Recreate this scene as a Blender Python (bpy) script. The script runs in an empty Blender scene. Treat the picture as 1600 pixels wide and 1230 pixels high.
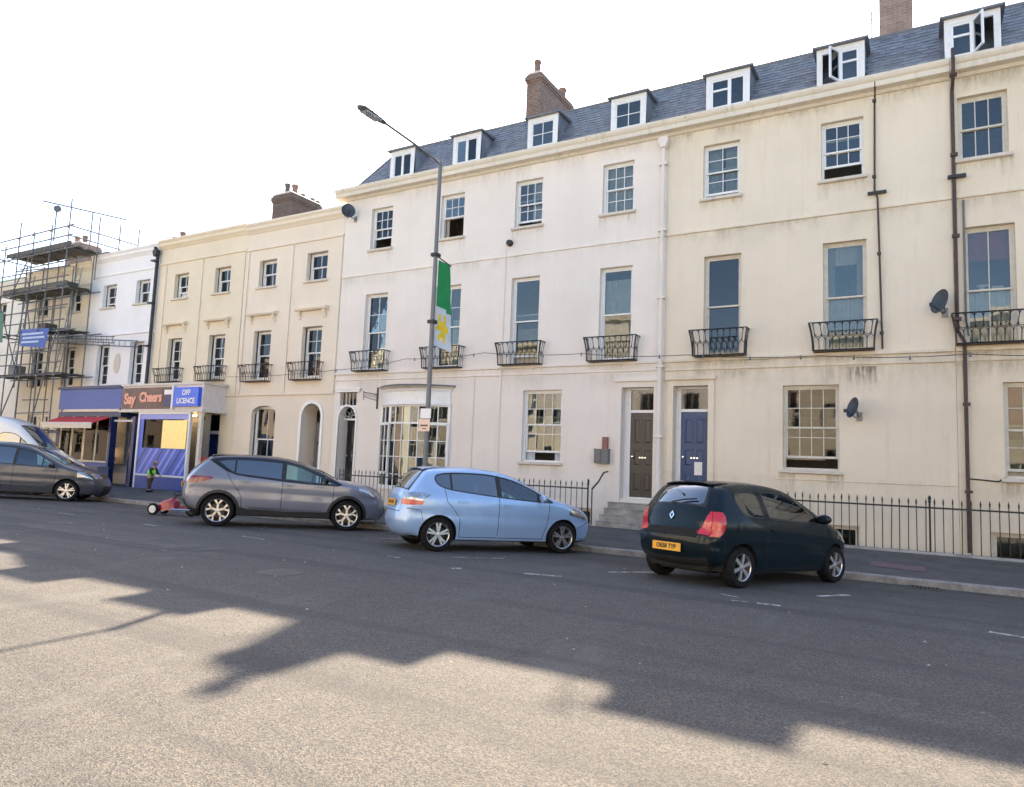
import bpy, bmesh, math, random
import numpy as np
from mathutils import Vector, Matrix, Euler
from mathutils.geometry import delaunay_2d_cdt
random.seed(7)
S = bpy.context.scene
COL = S.collection
R = math.radians
PI = math.pi
# ------------------------------------------------------------------ camera, sky, sun, exposure
cd = bpy.data.cameras.new('camera'); cam = bpy.data.objects.new('camera', cd); COL.objects.link(cam)
cd.sensor_fit = 'HORIZONTAL'; cd.sensor_width = 36.0; cd.lens = 36.0 * 1104.35 / 1600; cd.clip_start = 0.05; cd.clip_end = 2000
_yaw, _pit, _rol = R(30.198), R(5.657), R(2.2467)
_f = Vector((-math.sin(_yaw)*math.cos(_pit), math.cos(_yaw)*math.cos(_pit), math.sin(_pit)))
_r = Vector((math.cos(_yaw), math.sin(_yaw), 0)); _u = _r.cross(_f)
_r2 = _r*math.cos(_rol) + _u*math.sin(_rol); _u2 = -_r*math.sin(_rol) + _u*math.cos(_rol)
cam.matrix_world = Matrix(((_r2.x, _u2.x, -_f.x, 0), (_r2.y, _u2.y, -_f.y, 0), (_r2.z, _u2.z, -_f.z, 1.56), (0, 0, 0, 1)))
S.camera = cam
SUN_EL, SUN_AZ = R(39.6), R(-23.1)      # azimuth measured from +Y towards +X
W = bpy.data.worlds.new('World'); S.world = W; W.use_nodes = True
nt = W.node_tree; bg = nt.nodes['Background']
sky = nt.nodes.new('ShaderNodeTexSky'); sky.sky_type = 'NISHITA'; sky.sun_disc = False
sky.sun_elevation = SUN_EL; sky.sun_rotation = SUN_AZ
sky.air_density = 1.0; sky.dust_density = 1.6; sky.ozone_density = 1.0; sky.altitude = 0
nt.links.new(sky.outputs[0], bg.inputs[0]); bg.inputs[1].default_value = 0.12
sl = bpy.data.lights.new('sun', 'SUN'); sl.energy = 5.0; sl.angle = R(0.5); sl.color = (1.0, 0.835, 0.63)
so = bpy.data.objects.new('sun', sl); COL.objects.link(so)
_sd = Vector((math.sin(SUN_AZ)*math.cos(SUN_EL), math.cos(SUN_AZ)*math.cos(SUN_EL), math.sin(SUN_EL)))
so.rotation_euler = _sd.to_track_quat('Z', 'Y').to_euler(); so.location = _sd*60
S.view_settings.view_transform = 'Standard'; S.view_settings.look = 'None'; S.view_settings.gamma = 1
S.view_settings.use_curve_mapping = False; S.view_settings.exposure = 1.82
# ------------------------------------------------------------------ materials
MATS = {}
def principled(name):
    m = bpy.data.materials.new(name); m.use_nodes = True
    return m, m.node_tree, m.node_tree.nodes['Principled BSDF']
def N(t, kind, **kw):
    n = t.nodes.new(kind)
    for k, v in kw.items():
        if k.startswith('i_'):
            n.inputs[k[2:].replace('_', ' ')].default_value = v
        else: setattr(n, k, v)
    return n
def mixc(t, fac, a, b, mode='MIX'):
    n = t.nodes.new('ShaderNodeMix'); n.data_type = 'RGBA'; n.blend_type = mode
    for i, v in ((0, fac), (6, a), (7, b)):
        if hasattr(v, 'is_linked') or hasattr(v, 'links'): t.links.new(v, n.inputs[i])
        elif i == 0: n.inputs[0].default_value = v
        else: n.inputs[i].default_value = (*v, 1) if len(v) == 3 else v
    return n.outputs[2]
def ramp(t, src, p0, p1, c0=0., c1=1.):
    n = t.nodes.new('ShaderNodeMapRange'); n.inputs[1].default_value = p0; n.inputs[2].default_value = p1
    n.inputs[3].default_value = c0; n.inputs[4].default_value = c1; t.links.new(src, n.inputs[0]); return n.outputs[0]
def noise(t, scale, detail=4, rough=.6, vec=None, out=0):
    n = t.nodes.new('ShaderNodeTexNoise'); n.inputs['Scale'].default_value = scale; n.inputs['Detail'].default_value = detail
    n.inputs['Roughness'].default_value = rough
    if vec is not None: t.links.new(vec, n.inputs['Vector'])
    return n.outputs[out]
def coords(t, sc=(1, 1, 1), kind='Object'):
    c = t.nodes.new('ShaderNodeTexCoord'); m = t.nodes.new('ShaderNodeMapping'); m.inputs['Scale'].default_value = sc
    t.links.new(c.outputs[kind], m.inputs[0]); return m.outputs[0]
def bump(t, p, h, dist, strength=1.0):
    b = t.nodes.new('ShaderNodeBump'); b.inputs['Distance'].default_value = dist; b.inputs['Strength'].default_value = strength
    t.links.new(h, b.inputs['Height']); t.links.new(b.outputs[0], p.inputs['Normal'])
def simple(name, col, rough=.5, metal=0., var=.15, vs=6., bmp=0., coat=0., spec=.5, emit=None, bscale=40):
    """flat-ish material with a little colour variation"""
    if name in MATS: return MATS[name]
    m, t, p = principled(name)
    v = coords(t)
    n = noise(t, vs, 5, .65, v)
    dark = tuple(c*(1-var) for c in col); lite = tuple(min(1, c*(1+var)) for c in col)
    t.links.new(mixc(t, ramp(t, n, .3, .7), dark, lite), p.inputs['Base Color'])
    p.inputs['Roughness'].default_value = rough; p.inputs['Metallic'].default_value = metal
    p.inputs['Coat Weight'].default_value = coat; p.inputs['Coat Roughness'].default_value = .04
    p.inputs['Specular IOR Level'].default_value = spec
    if bmp: bump(t, p, noise(t, bscale, 3, .6, v), bmp)
    if emit: p.inputs['Emission Color'].default_value = (*emit[:3], 1); p.inputs['Emission Strength'].default_value = emit[3]
    MATS[name] = m; return m
def stucco(name, col, stain=(.42, .36, .26), amt=.35, line=0.1, bands=()):
    m, t, p = principled(name)
    v = coords(t)
    big = noise(t, .55, 6, .6, v)
    base = mixc(t, ramp(t, big, .35, .7), tuple(c*.93 for c in col), tuple(min(.9, c*1.04) for c in col))
    vs = coords(t, (2.6, 2.6, .16)); streak = noise(t, 1.7, 6, .7, vs)
    patch = noise(t, 1.1, 5, .65, v)
    mul = t.nodes.new('ShaderNodeMath'); mul.operation = 'MULTIPLY'
    t.links.new(ramp(t, streak, .52, .74), mul.inputs[0]); t.links.new(ramp(t, patch, .4, .68, 0, amt), mul.inputs[1])
    c = mixc(t, mul.outputs[0], base, stain)
    # hairline cracks and flaked spots
    vo = t.nodes.new('ShaderNodeTexVoronoi'); vo.feature = 'DISTANCE_TO_EDGE'; vo.inputs['Scale'].default_value = .9
    wn = noise(t, 3., 4, .6, v, 1); add = t.nodes.new('ShaderNodeMix'); add.data_type = 'VECTOR'; add.inputs[0].default_value = .25
    t.links.new(v, add.inputs[4]); t.links.new(wn, add.inputs[5]); t.links.new(add.outputs[1], vo.inputs['Vector'])
    mk = t.nodes.new('ShaderNodeMath'); mk.operation = 'MULTIPLY'
    t.links.new(ramp(t, vo.outputs[0], .0, .008, 1, 0), mk.inputs[0]); t.links.new(ramp(t, patch, .5, .65, 0, line), mk.inputs[1])
    c = mixc(t, mk.outputs[0], c, tuple(x*.6 for x in stain))
    if bands:      # damp marks that gather under ledges, at their own heights on the wall
        sz = t.nodes.new('ShaderNodeSeparateXYZ'); t.links.new(v, sz.inputs[0]); bn = noise(t, 1.9, 7, .75, coords(t, (1, 1, .5)))
        for z0, z1, k in bands:
            a = ramp(t, sz.outputs[2], z0, z1, 0, 1); b_ = ramp(t, sz.outputs[2], z1, z1+.06, 1, 0)
            m1 = t.nodes.new('ShaderNodeMath'); m1.operation = 'MULTIPLY'; t.links.new(a, m1.inputs[0]); t.links.new(b_, m1.inputs[1])
            m2 = t.nodes.new('ShaderNodeMath'); m2.operation = 'MULTIPLY'; t.links.new(m1.outputs[0], m2.inputs[0]); t.links.new(ramp(t, bn, .42, .68, 0, k), m2.inputs[1])
            c = mixc(t, m2.outputs[0], c, stain)
    sp = noise(t, 14, 3, .5, v); c = mixc(t, ramp(t, sp, .70, .76, 0, amt*.8), c, stain)
    t.links.new(c, p.inputs['Base Color'])
    p.inputs['Roughness'].default_value = .82; p.inputs['Specular IOR Level'].default_value = .25
    h = noise(t, 5, 8, .7, v); bump(t, p, h, .012, .6)
    return m
def asphalt():
    m, t, p = principled('asphalt')
    v = coords(t)
    big = noise(t, .35, 6, .6, v); mid = noise(t, 3, 5, .7, v)
    vo = t.nodes.new('ShaderNodeTexVoronoi'); vo.inputs['Scale'].default_value = 105; t.links.new(v, vo.inputs['Vector'])
    sep = t.nodes.new('ShaderNodeSeparateColor'); t.links.new(vo.outputs['Color'], sep.inputs[0])
    chips = mixc(t, ramp(t, sep.outputs[0], .15, 1.), (.032, .035, .041), (.295, .245, .195))
    base = mixc(t, ramp(t, big, .3, .7), (.056, .060, .067), (.104, .103, .102))
    c = mixc(t, .5, base, chips)
    c = mixc(t, ramp(t, mid, .3, .7, .0, .35), c, (.052, .051, .05))
    tarn = noise(t, .9, 5, .7, coords(t, (1, .35, 1))); c = mixc(t, ramp(t, tarn, .56, .66, 0, .45), c, (.145, .14, .134))
    vt = coords(t, (.12, 2.2, 1)); wheel = noise(t, .8, 3, .5, vt); c = mixc(t, ramp(t, wheel, .5, .64, 0, .4), c, (.045, .046, .05))
    spots = noise(t, 7, 2, .5, v); c = mixc(t, ramp(t, spots, .735, .76, 0, .55), c, (.035, .035, .035))
    gum = t.nodes.new('ShaderNodeTexVoronoi'); gum.inputs['Scale'].default_value = 2.6; gum.inputs['Randomness'].default_value = 1
    t.links.new(v, gum.inputs['Vector']); c = mixc(t, ramp(t, gum.outputs['Distance'], .03, .045, .5, 0), c, (.32, .31, .29))
    t.links.new(c, p.inputs['Base Color']); p.inputs['Roughness'].default_value = .85; p.inputs['Specular IOR Level'].default_value = .3
    bump(t, p, vo.outputs['Distance'], .006, .8)
    return m
def paint_worn(name, col, wear=.5, under=(.11, .105, .1)):
    m, t, p = principled(name); v = coords(t)
    n = noise(t, 9, 8, .75, v)
    t.links.new(mixc(t, ramp(t, n, wear-.06, wear+.06), col, under), p.inputs['Base Color']); p.inputs['Roughness'].default_value = .7
    return m
def brick(name, c1, c2, mortar, scale=1.0):
    m, t, p = principled(name)
    c = t.nodes.new('ShaderNodeTexCoord'); sx = t.nodes.new('ShaderNodeSeparateXYZ'); t.links.new(c.outputs['Object'], sx.inputs[0])
    ad = t.nodes.new('ShaderNodeMath'); ad.operation = 'ADD'; t.links.new(sx.outputs[0], ad.inputs[0]); t.links.new(sx.outputs[1], ad.inputs[1])
    cb = t.nodes.new('ShaderNodeCombineXYZ'); t.links.new(ad.outputs[0], cb.inputs[0]); t.links.new(sx.outputs[2], cb.inputs[1])
    b = t.nodes.new('ShaderNodeTexBrick'); b.inputs['Scale'].default_value = 1; b.inputs['Brick Width'].default_value = .225; b.inputs['Row Height'].default_value = .075
    b.inputs['Mortar Size'].default_value = .008; b.inputs['Color1'].default_value = (*c1, 1); b.inputs['Color2'].default_value = (*c2, 1); b.inputs['Mortar'].default_value = (*mortar, 1)
    t.links.new(cb.outputs[0], b.inputs['Vector'])
    n = noise(t, 3, 6, .7, c.outputs['Object'])
    t.links.new(mixc(t, ramp(t, n, .4, .7, 0, .6), b.outputs['Color'], tuple(x*.45 for x in c1)), p.inputs['Base Color'])
    p.inputs['Roughness'].default_value = .9; bump(t, p, b.outputs['Fac'], -.012, 1)
    return m
def glass(name, tint=(.8, .84, .82), thru=.8, rough=.0, ior=1.5, base=.022, wob=.35):
    m = bpy.data.materials.new(name); m.use_nodes = True; t = m.node_tree; t.nodes.clear()
    o = t.nodes.new('ShaderNodeOutputMaterial'); mx = t.nodes.new('ShaderNodeMixShader'); tr = t.nodes.new('ShaderNodeBsdfTransparent'); gl = t.nodes.new('ShaderNodeBsdfGlossy')
    fr = t.nodes.new('ShaderNodeFresnel'); fr.inputs[0].default_value = ior
    tr.inputs[0].default_value = (*[c*thru for c in tint], 1); gl.inputs['Color'].default_value = (.95, .97, 1, 1); gl.inputs['Roughness'].default_value = rough
    k = ramp(t, fr.outputs[0], 0, 1, base, 1.0)
    v = coords(t); b = t.nodes.new('ShaderNodeBump'); b.inputs['Distance'].default_value = .004; b.inputs['Strength'].default_value = wob
    t.links.new(noise(t, 1.6, 2, .5, v), b.inputs['Height']); t.links.new(b.outputs[0], gl.inputs['Normal'])
    t.links.new(k, mx.inputs[0]); t.links.new(tr.outputs[0], mx.inputs[1]); t.links.new(gl.outputs[0], mx.inputs[2]); t.links.new(mx.outputs[0], o.inputs[0])
    return m
def carpaint(name, col, metal=.5, rough=.35, flake=.1, coat=1., spec=.5):
    m, t, p = principled(name); v = coords(t)
    n = noise(t, 2.5, 4, .6, v)
    t.links.new(mixc(t, ramp(t, n, .35, .65), tuple(c*(1-flake*.5) for c in col), tuple(c*(1+flake*.5) for c in col)), p.inputs['Base Color'])
    p.inputs['Metallic'].default_value = metal; p.inputs['Roughness'].default_value = rough; p.inputs['Coat Weight'].default_value = coat; p.inputs['Coat Roughness'].default_value = .03; p.inputs['Specular IOR Level'].default_value = spec
    # road dust low on the body is dirt with a shape of its own
    return m
M = {}
M['A'] = stucco('stucco_offwhite', (.80, .73, .655), amt=.22, bands=[(3.6, 4.30, .3), (7.2, 7.66, .3), (10.0, 10.4, .4)])
M['B'] = stucco('stucco_cream', (.77, .675, .535), amt=.45, line=.15, bands=[(3.3, 4.32, .8), (7.0, 7.66, .5), (9.7, 10.4, .55), (.4, 1.5, .35)])
M['C'] = stucco('stucco_cream_warm', (.76, .66, .51), amt=.5, line=.15, bands=[(3.3, 4.32, .85), (7.0, 7.66, .5), (9.7, 10.4, .6), (.4, 1.7, .4)])
M['Ca'] = stucco('stucco_peach', (.76, .66, .50), amt=.22)
M['Cb'] = stucco('stucco_peach_pale', (.78, .68, .55), amt=.2)
M['Wh'] = stucco('stucco_white', (.83, .82, .82), amt=.12, line=.1)
M['Ye'] = stucco('stucco_yellow', (.74, .66, .51), amt=.8)
M['Gr'] = stucco('stucco_pale', (.76, .74, .66), amt=.3)
M['cornice'] = stucco('stucco_cornice', (.72, .65, .54), stain=(.22, .19, .13), amt=.95, line=.3)
M['sill'] = stucco('stucco_sill', (.66, .60, .52), stain=(.2, .17, .12), amt=.9)
M['white'] = simple('white_gloss_paint', (.78, .77, .75), .35, var=.06, vs=9)
M['offwhite'] = simple('offwhite_paint', (.62, .58, .50), .5, var=.12)
M['pvc'] = simple('white_upvc', (.82, .82, .83), .3, var=.03)
M['iron'] = simple('black_iron_paint', (.018, .018, .02), .45, var=.3, vs=20, bmp=.002)
M['rustiron'] = simple('rusty_iron_paint', (.065, .038, .03), .6, var=.4, vs=14, bmp=.002)
M['slate'] = simple('slate', (.20, .22, .255), .55, var=.25, vs=3.2, bmp=.006, bscale=12)
M['lead'] = simple('lead_sheet', (.16, .17, .19), .55, var=.2, bmp=.004)
M['brick'] = brick('chimney_brick', (.25, .16, .125), (.18, .115, .095), (.36, .31, .25))
M['brickpale'] = brick('chimney_brick_pale', (.40, .27, .22), (.30, .20, .165), (.42, .38, .33))
M['brickdark'] = brick('chimney_brick_sooty', (.17, .12, .10), (.12, .085, .07), (.2, .18, .16))
M['terra'] = simple('terracotta', (.24, .15, .11), .8, var=.3, bmp=.004)
M['potgrey'] = simple('sooty_pot', (.13, .11, .10), .85, var=.3)
M['road'] = asphalt()
M['pave'] = simple('pavement_asphalt', (.085, .08, .078), .85, var=.35, vs=1.6, bmp=.004, bscale=90)
M['kerb'] = simple('granite_kerb', (.26, .25, .235), .75, var=.3, vs=8, bmp=.006)
M['flag'] = simple('flagstone', (.23, .215, .19), .8, var=.28, vs=3, bmp=.008, bscale=25)
M['stone'] = simple('worn_stone', (.34, .315, .28), .8, var=.35, vs=4, bmp=.01, bscale=22)
M['paint'] = paint_worn('road_paint_worn', (.62, .61, .58), .5)
M['paint2'] = paint_worn('road_paint_very_worn', (.6, .59, .56), .44)
M['glass'] = glass('window_glass', thru=.85)
M['glassdirty'] = glass('window_glass_dusty', (.72, .74, .72), .7, .03)
M['carglass'] = glass('car_glass', (.66, .90, .86), .85, 0, 1.75, .08, .0)
M['carglass_dark'] = glass('privacy_glass', (.30, .42, .52), .3, 0, 2.1, .15, .0)
M['shopglass'] = glass('shop_glass', thru=.95, ior=1.22, base=.0, wob=.2)
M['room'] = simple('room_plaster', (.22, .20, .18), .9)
M['net'] = simple('net_curtain', (.72, .73, .74), .9, var=.1)
M['tanblind'] = simple('tan_curtain', (.42, .36, .28), .9)
M['teal'] = simple('teal_cloth', (.03, .15, .22), .9)
M['redblind'] = simple('red_blind', (.45, .10, .09), .9)
M['blackgloss'] = simple('black_door_paint', (.02, .02, .022), .25, var=.2)
M['browndoor'] = simple('dark_green_brown_door_paint', (.045, .038, .034), .35, var=.2)
M['bluedoor'] = simple('blue_door_paint', (.012, .05, .155), .35, var=.15)
M['plast_grey'] = simple('grey_plastic', (.14, .145, .15), .5)
M['blackplast'] = simple('black_plastic', (.02, .02, .021), .55, var=.2)
M['galv'] = simple('galvanised_steel', (.24, .25, .25), .5, .7, var=.25, vs=8)
M['lampsteel'] = simple('grey_painted_steel', (.17, .175, .18), .5, .2, var=.12)
M['tube'] = simple('scaffold_tube', (.17, .175, .185), .6, .4, var=.3, vs=10)
M['board'] = simple('scaffold_board', (.10, .095, .082), .85, var=.4, vs=5)
M['shopblue'] = simple('shop_blue_paint', (.025, .075, .33), .4, var=.12)
M['navy'] = simple('navy_paint', (.010, .025, .11), .4, var=.12)
M['awnred'] = simple('red_awning_cloth', (.58, .045, .05), .8, var=.1)
M['cream'] = simple('cream_board', (.68, .60, .46), .5, var=.08)
M['pinkgrey'] = simple('pinkish_white_board', (.66, .60, .57), .55, var=.08)
M['signbrown'] = simple('sign_dark_panel', (.11, .055, .05), .4, var=.5, vs=2)
M['lettpink'] = simple('sign_letter_orange_pink', (.80, .36, .26), .4, var=.1)
M['lettwhite'] = simple('sign_letter_white', (.8, .8, .8), .4, var=.03)
M['signblue'] = simple('lightbox_blue', (.01, .12, .75), .3, var=.08)
M['postblue'] = simple('poster_blue', (.045, .12, .60), .35, var=.2, vs=2)
M['postdark'] = simple('poster_navy_stripe', (.03, .06, .22), .35, var=.2)
M['postlilac'] = simple('poster_lilac', (.26, .30, .72), .35, var=.1)
M['yellow'] = simple('poster_yellow_glow', (.85, .62, .22), .5, var=.1, emit=(1., .72, .28, .1))  # faint glow put into the yellow to brighten it; nothing lit behind
M['redpost'] = simple('poster_red', (.48, .05, .06), .4, var=.2)
M['green'] = simple('banner_green', (.012, .26, .075), .8, var=.12)
M['bwhite'] = simple('banner_white', (.60, .63, .66), .8, var=.1)
M['byellow'] = simple('banner_yellow', (.78, .56, .03), .8, var=.15)
M['goods'] = simple('goods_mixed', (.40, .30, .18), .7, var=.6, vs=9)
M['rubber'] = simple('tyre_rubber', (.010, .010, .011), .85, var=.2, spec=.25)
M['alloy'] = simple('alloy_silver', (.62, .62, .63), .28, .85, var=.05)
M['alloydark'] = simple('alloy_gunmetal', (.05, .05, .055), .35, .7)
M['chrome'] = simple('chrome', (.8, .8, .82), .12, 1., var=.02)
M['under'] = simple('underbody_black', (.012, .012, .012), .9)
M['seatcloth'] = simple('seat_cloth', (.045, .045, .05), .9)
M['redlens'] = simple('red_light_lens', (.55, .012, .02), .12, var=.1, coat=1)
M['darkredlens'] = simple('dark_red_light_lens', (.20, .01, .018), .12, var=.1, coat=1)
M['clearlens'] = simple('clear_light_lens', (.40, .40, .42), .1, .75, var=.5, vs=14, coat=1)
M['plate'] = simple('yellow_number_plate', (.85, .42, .03), .4, var=.05)
M['plateletter'] = simple('plate_black_letter', (.02, .015, .01), .5)
M['p_jazz'] = carpaint('paint_light_blue', (.33, .50, .77), .3, .35)
M['p_twin'] = carpaint('paint_blue_black', (.003, .010, .015), .0, .5, coat=.55, spec=.1)
M['p_capt'] = carpaint('paint_mauve_grey', (.185, .20, .25), .3, .38)
M['p_captroof'] = carpaint('paint_dark_roof', (.008, .012, .022), .0, .4, coat=.5, spec=.2)
M['p_mpv'] = carpaint('paint_dark_grey_blue', (.06, .067, .085), .3, .4, coat=.8)
M['p_van'] = carpaint('paint_white', (.74, .77, .80), .0, .35, .03)
# ------------------------------------------------------------------ object helpers
WL = {}
def tag(o, label=None, cat=None, group=None, kind=None):
    if label: o['label'] = label
    if cat: o['category'] = cat
    if group: o['group'] = group
    if kind: o['kind'] = kind
    return o
def empty(name, loc, label=None, cat=None, group=None, parent=None):
    o = bpy.data.objects.new(name, None); COL.objects.link(o); o.empty_display_size = .3
    if parent is not None:
        o.parent = parent; o.location = Vector(loc) - WL[parent.name]
    else: o.location = loc
    WL[o.name] = Vector(loc); return tag(o, label, cat, group)
class MB:
    def __init__(s): s.v = []; s.f = []; s.m = []
    def face(s, pts, m=0):
        b = len(s.v); s.v += [tuple(p) for p in pts]; s.f.append(tuple(range(b, b+len(pts)))); s.m.append(m)
    def add(s, v, f, m=0):
        b = len(s.v); s.v += [tuple(p) for p in v]; s.f += [tuple(i+b for i in q) for q in f]; s.m += [m]*len(f)
    def box(s, x0, x1, y0, y1, z0, z1, m=0):
        s.add([(x0,y0,z0),(x1,y0,z0),(x1,y1,z0),(x0,y1,z0),(x0,y0,z1),(x1,y0,z1),(x1,y1,z1),(x0,y1,z1)],
              [(0,3,2,1),(4,5,6,7),(0,1,5,4),(1,2,6,5),(2,3,7,6),(3,0,4,7)], m)
    def obox(s, c, half, mat3=None, m=0):
        P = []
        for dz in (-1, 1):
            for dx, dy in ((-1,-1),(1,-1),(1,1),(-1,1)):
                q = Vector((dx*half[0], dy*half[1], dz*half[2]))
                if mat3 is not None: q = mat3 @ q
                P.append(Vector(c)+q)
        s.add(P, [(0,3,2,1),(4,5,6,7),(0,1,5,4),(1,2,6,5),(2,3,7,6),(3,0,4,7)], m)
    def prism(s, poly, a0, a1, axis, m=0):
        n = len(poly)
        def mk(p, a):
            if axis == 'x': return (a, p[0], p[1])
            if axis == 'y': return (p[0], a, p[1])
            return (p[0], p[1], a)
        V = [mk(p, a0) for p in poly]+[mk(p, a1) for p in poly]
        F = [tuple(range(n)), tuple(range(2*n-1, n-1, -1))]+[(i, i+n, (i+1) % n+n, (i+1) % n) for i in range(n)]
        s.add(V, F, m)
    def tube(s, pts, r, n=6, m=0, cap=True):
        pts = [Vector(p) for p in pts]; rs = r if isinstance(r, (list, tuple)) else [r]*len(pts)
        t0 = (pts[1]-pts[0]).normalized(); up = Vector((0,0,1)) if abs(t0.z) < .9 else Vector((1,0,0))
        a = t0.cross(up).normalized(); V = []
        for i, p in enumerate(pts):
            t = (pts[min(i+1, len(pts)-1)]-pts[max(i-1, 0)]).normalized()
            a = (a - t*a.dot(t)).normalized(); b = t.cross(a)
            V += [p+(a*math.cos(2*PI*k/n)+b*math.sin(2*PI*k/n))*rs[i] for k in range(n)]
        F = [(i*n+k, i*n+(k+1) % n, (i+1)*n+(k+1) % n, (i+1)*n+k) for i in range(len(pts)-1) for k in range(n)]
        if cap: F += [tuple(range(n-1, -1, -1)), tuple((len(pts)-1)*n+k for k in range(n))]
        s.add(V, F, m)
    def lathe(s, prof, c=(0,0,0), n=16, axis='z', m=0):
        V = []
        for r, h in prof:
            for k in range(n):
                a = 2*PI*k/n; x, y = r*math.cos(a), r*math.sin(a)
                V.append({'z': (c[0]+x, c[1]+y, c[2]+h), 'y': (c[0]+x, c[1]+h, c[2]+y), 'x': (c[0]+h, c[1]+x, c[2]+y)}[axis])
        F = [(i*n+k, i*n+(k+1) % n, (i+1)*n+(k+1) % n, (i+1)*n+k) for i in range(len(prof)-1) for k in range(n)]
        s.add(V, F, m)
    def build(s, name, mats, parent=None, smooth=False, kind=None, label=None, cat=None, fixn=False, group=None, origin=None):
        org = WL[parent.name] if parent is not None else Vector(origin or (0, 0, 0))
        me = bpy.data.meshes.new(name)
        me.from_pydata([(x-org.x, y-org.y, z-org.z) for x, y, z in s.v], [], s.f)
        if not isinstance(mats, (list, tuple)): mats = [mats]
        for mm in mats: me.materials.append(M[mm] if isinstance(mm, str) else mm)
        me.polygons.foreach_set('material_index', s.m)
        if smooth: me.polygons.foreach_set('use_smooth', [True]*len(s.f))
        me.update()
        if fixn or smooth:
            bm = bmesh.new(); bm.from_mesh(me)
            bmesh.ops.remove_doubles(bm, verts=bm.verts, dist=1e-5); bmesh.ops.recalc_face_normals(bm, faces=bm.faces)
            bm.to_mesh(me); bm.free()
            if smooth: me.set_sharp_from_angle(angle=R(38))
        o = bpy.data.objects.new(name, me); COL.objects.link(o)
        if parent is not None: o.parent = parent
        else: o.location = org
        WL[o.name] = org.copy(); return tag(o, label, cat, group, kind)
def put(name, mesh, parent, loc, rot=(0,0,0), scale=(1,1,1)):
    o = bpy.data.objects.new(name, mesh); COL.objects.link(o); o.parent = parent
    o.location = Vector(loc)-(WL[parent.name] if parent is not None else Vector()); o.rotation_euler = rot; o.scale = scale
    WL[o.name] = Vector(loc); return o
def mesh_of(mb, name, mats, smooth=False):
    o = mb.build(name, mats, smooth=smooth); me = o.data; bpy.data.objects.remove(o); return me
_TX = {}
def text_mesh(txt, size, mat, ext=.003, bold=0.0, shear=0.0, spacing=1.0):
    k = (txt, size, mat, ext, bold, shear, spacing)
    if k in _TX: return _TX[k]
    c = bpy.data.curves.new('text', 'FONT'); c.body = txt; c.size = size; c.extrude = ext; c.offset = bold; c.shear = shear; c.space_character = spacing
    c.align_x = 'CENTER'; c.align_y = 'CENTER'; c.resolution_u = 3
    o = bpy.data.objects.new('text', c); COL.objects.link(o); bpy.context.view_layer.update()
    me = bpy.data.meshes.new_from_object(o.evaluated_get(bpy.context.evaluated_depsgraph_get()))
    bpy.data.objects.remove(o); me.materials.clear(); me.materials.append(M[mat]); _TX[k] = me; return me
STRUCT = 'structure'
# ------------------------------------------------------------------ ground, road, pavement
def zr(y):
    """road cross fall"""
    return -.035*max(0., y-9.0)
KY = 13.35; ZK = zr(KY)+.115      # kerb face and kerb top
def zp(y): return ZK + (.08-ZK)*(y-KY)/(16.6-KY)     # pavement surface
g = MB(); g.face([(-600,-600,-1.7),(600,-600,-1.7),(600,600,-1.7),(-600,600,-1.7)]); g.build('ground', 'pave', kind=STRUCT)
g = MB(); ys = [-2.4, 0, 3, 6, 9, 9.5, 11, 12, KY+.02]; xs = [-90+i*5 for i in range(30)]
def zr2(y): return zr(y) - (.03*max(0, 2-y))
V = [(x, y, zr2(y)) for y in ys for x in xs]
g.add(V, [(j*30+i, j*30+i+1, (j+1)*30+i+1, (j+1)*30+i) for j in range(len(ys)-1) for i in range(29)]); g.build('road', 'road', kind=STRUCT)
pv = MB(); pv.prism([(KY+.12, -1.5), (KY+.12, ZK), (16.62, .08), (16.62, -1.5)], -90, 60, 'x'); pave = pv.build('pavement', 'pave', kind=STRUCT)
# kerb stones, each its own piece
ks = [mesh_of((lambda b: (b.prism([(KY, -.35), (KY+random.uniform(-.003,.003), ZK-.015), (KY+.02, ZK+random.uniform(-.002,.006)), (KY+.125, ZK+.004), (KY+.125, -.35)], -.45, .447, 'x'), b)[1])(MB()), 'kerb_stone', 'kerb') for _ in range(5)]
for i in range(62):
    x = -46+i*.9
    o = bpy.data.objects.new('kerb_stone', random.choice(ks)); COL.objects.link(o); o.parent = pave; o.location = (x, random.uniform(-.004,.004), random.uniform(-.004,.004)); WL[o.name] = Vector()
# gutter channel strip and patches
g = MB(); g.face([(-90, KY-.28, zr(KY-.28)+.004), (60, KY-.28, zr(KY-.28)+.004), (60, KY+.01, zr(KY)+.004), (-90, KY+.01, zr(KY)+.004)]); g.build('gutter', simple('gutter_dirt', (.075, .07, .062), .9, var=.4, vs=4), kind=STRUCT)
g = MB(); g.prism([(-7.2, -1.5), (-7.2, .02), (-2.4, .02), (-2.4, -1.5)], -90, 60, 'x'); g.build('far_pavement', 'flag', kind=STRUCT)
# worn paving slabs by the house steps / pinkish repair patch
g = MB(); g.face([(-.86, 14.35, zp(14.35)+.004), (.02, 14.2, zp(14.2)+.004), (.02, 14.8, zp(14.8)+.004), (-.80, 14.95, zp(14.95)+.004)])
g.build('pavement_patch', simple('pink_patch', (.16, .10, .10), .85, var=.25), kind=STRUCT)
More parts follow.
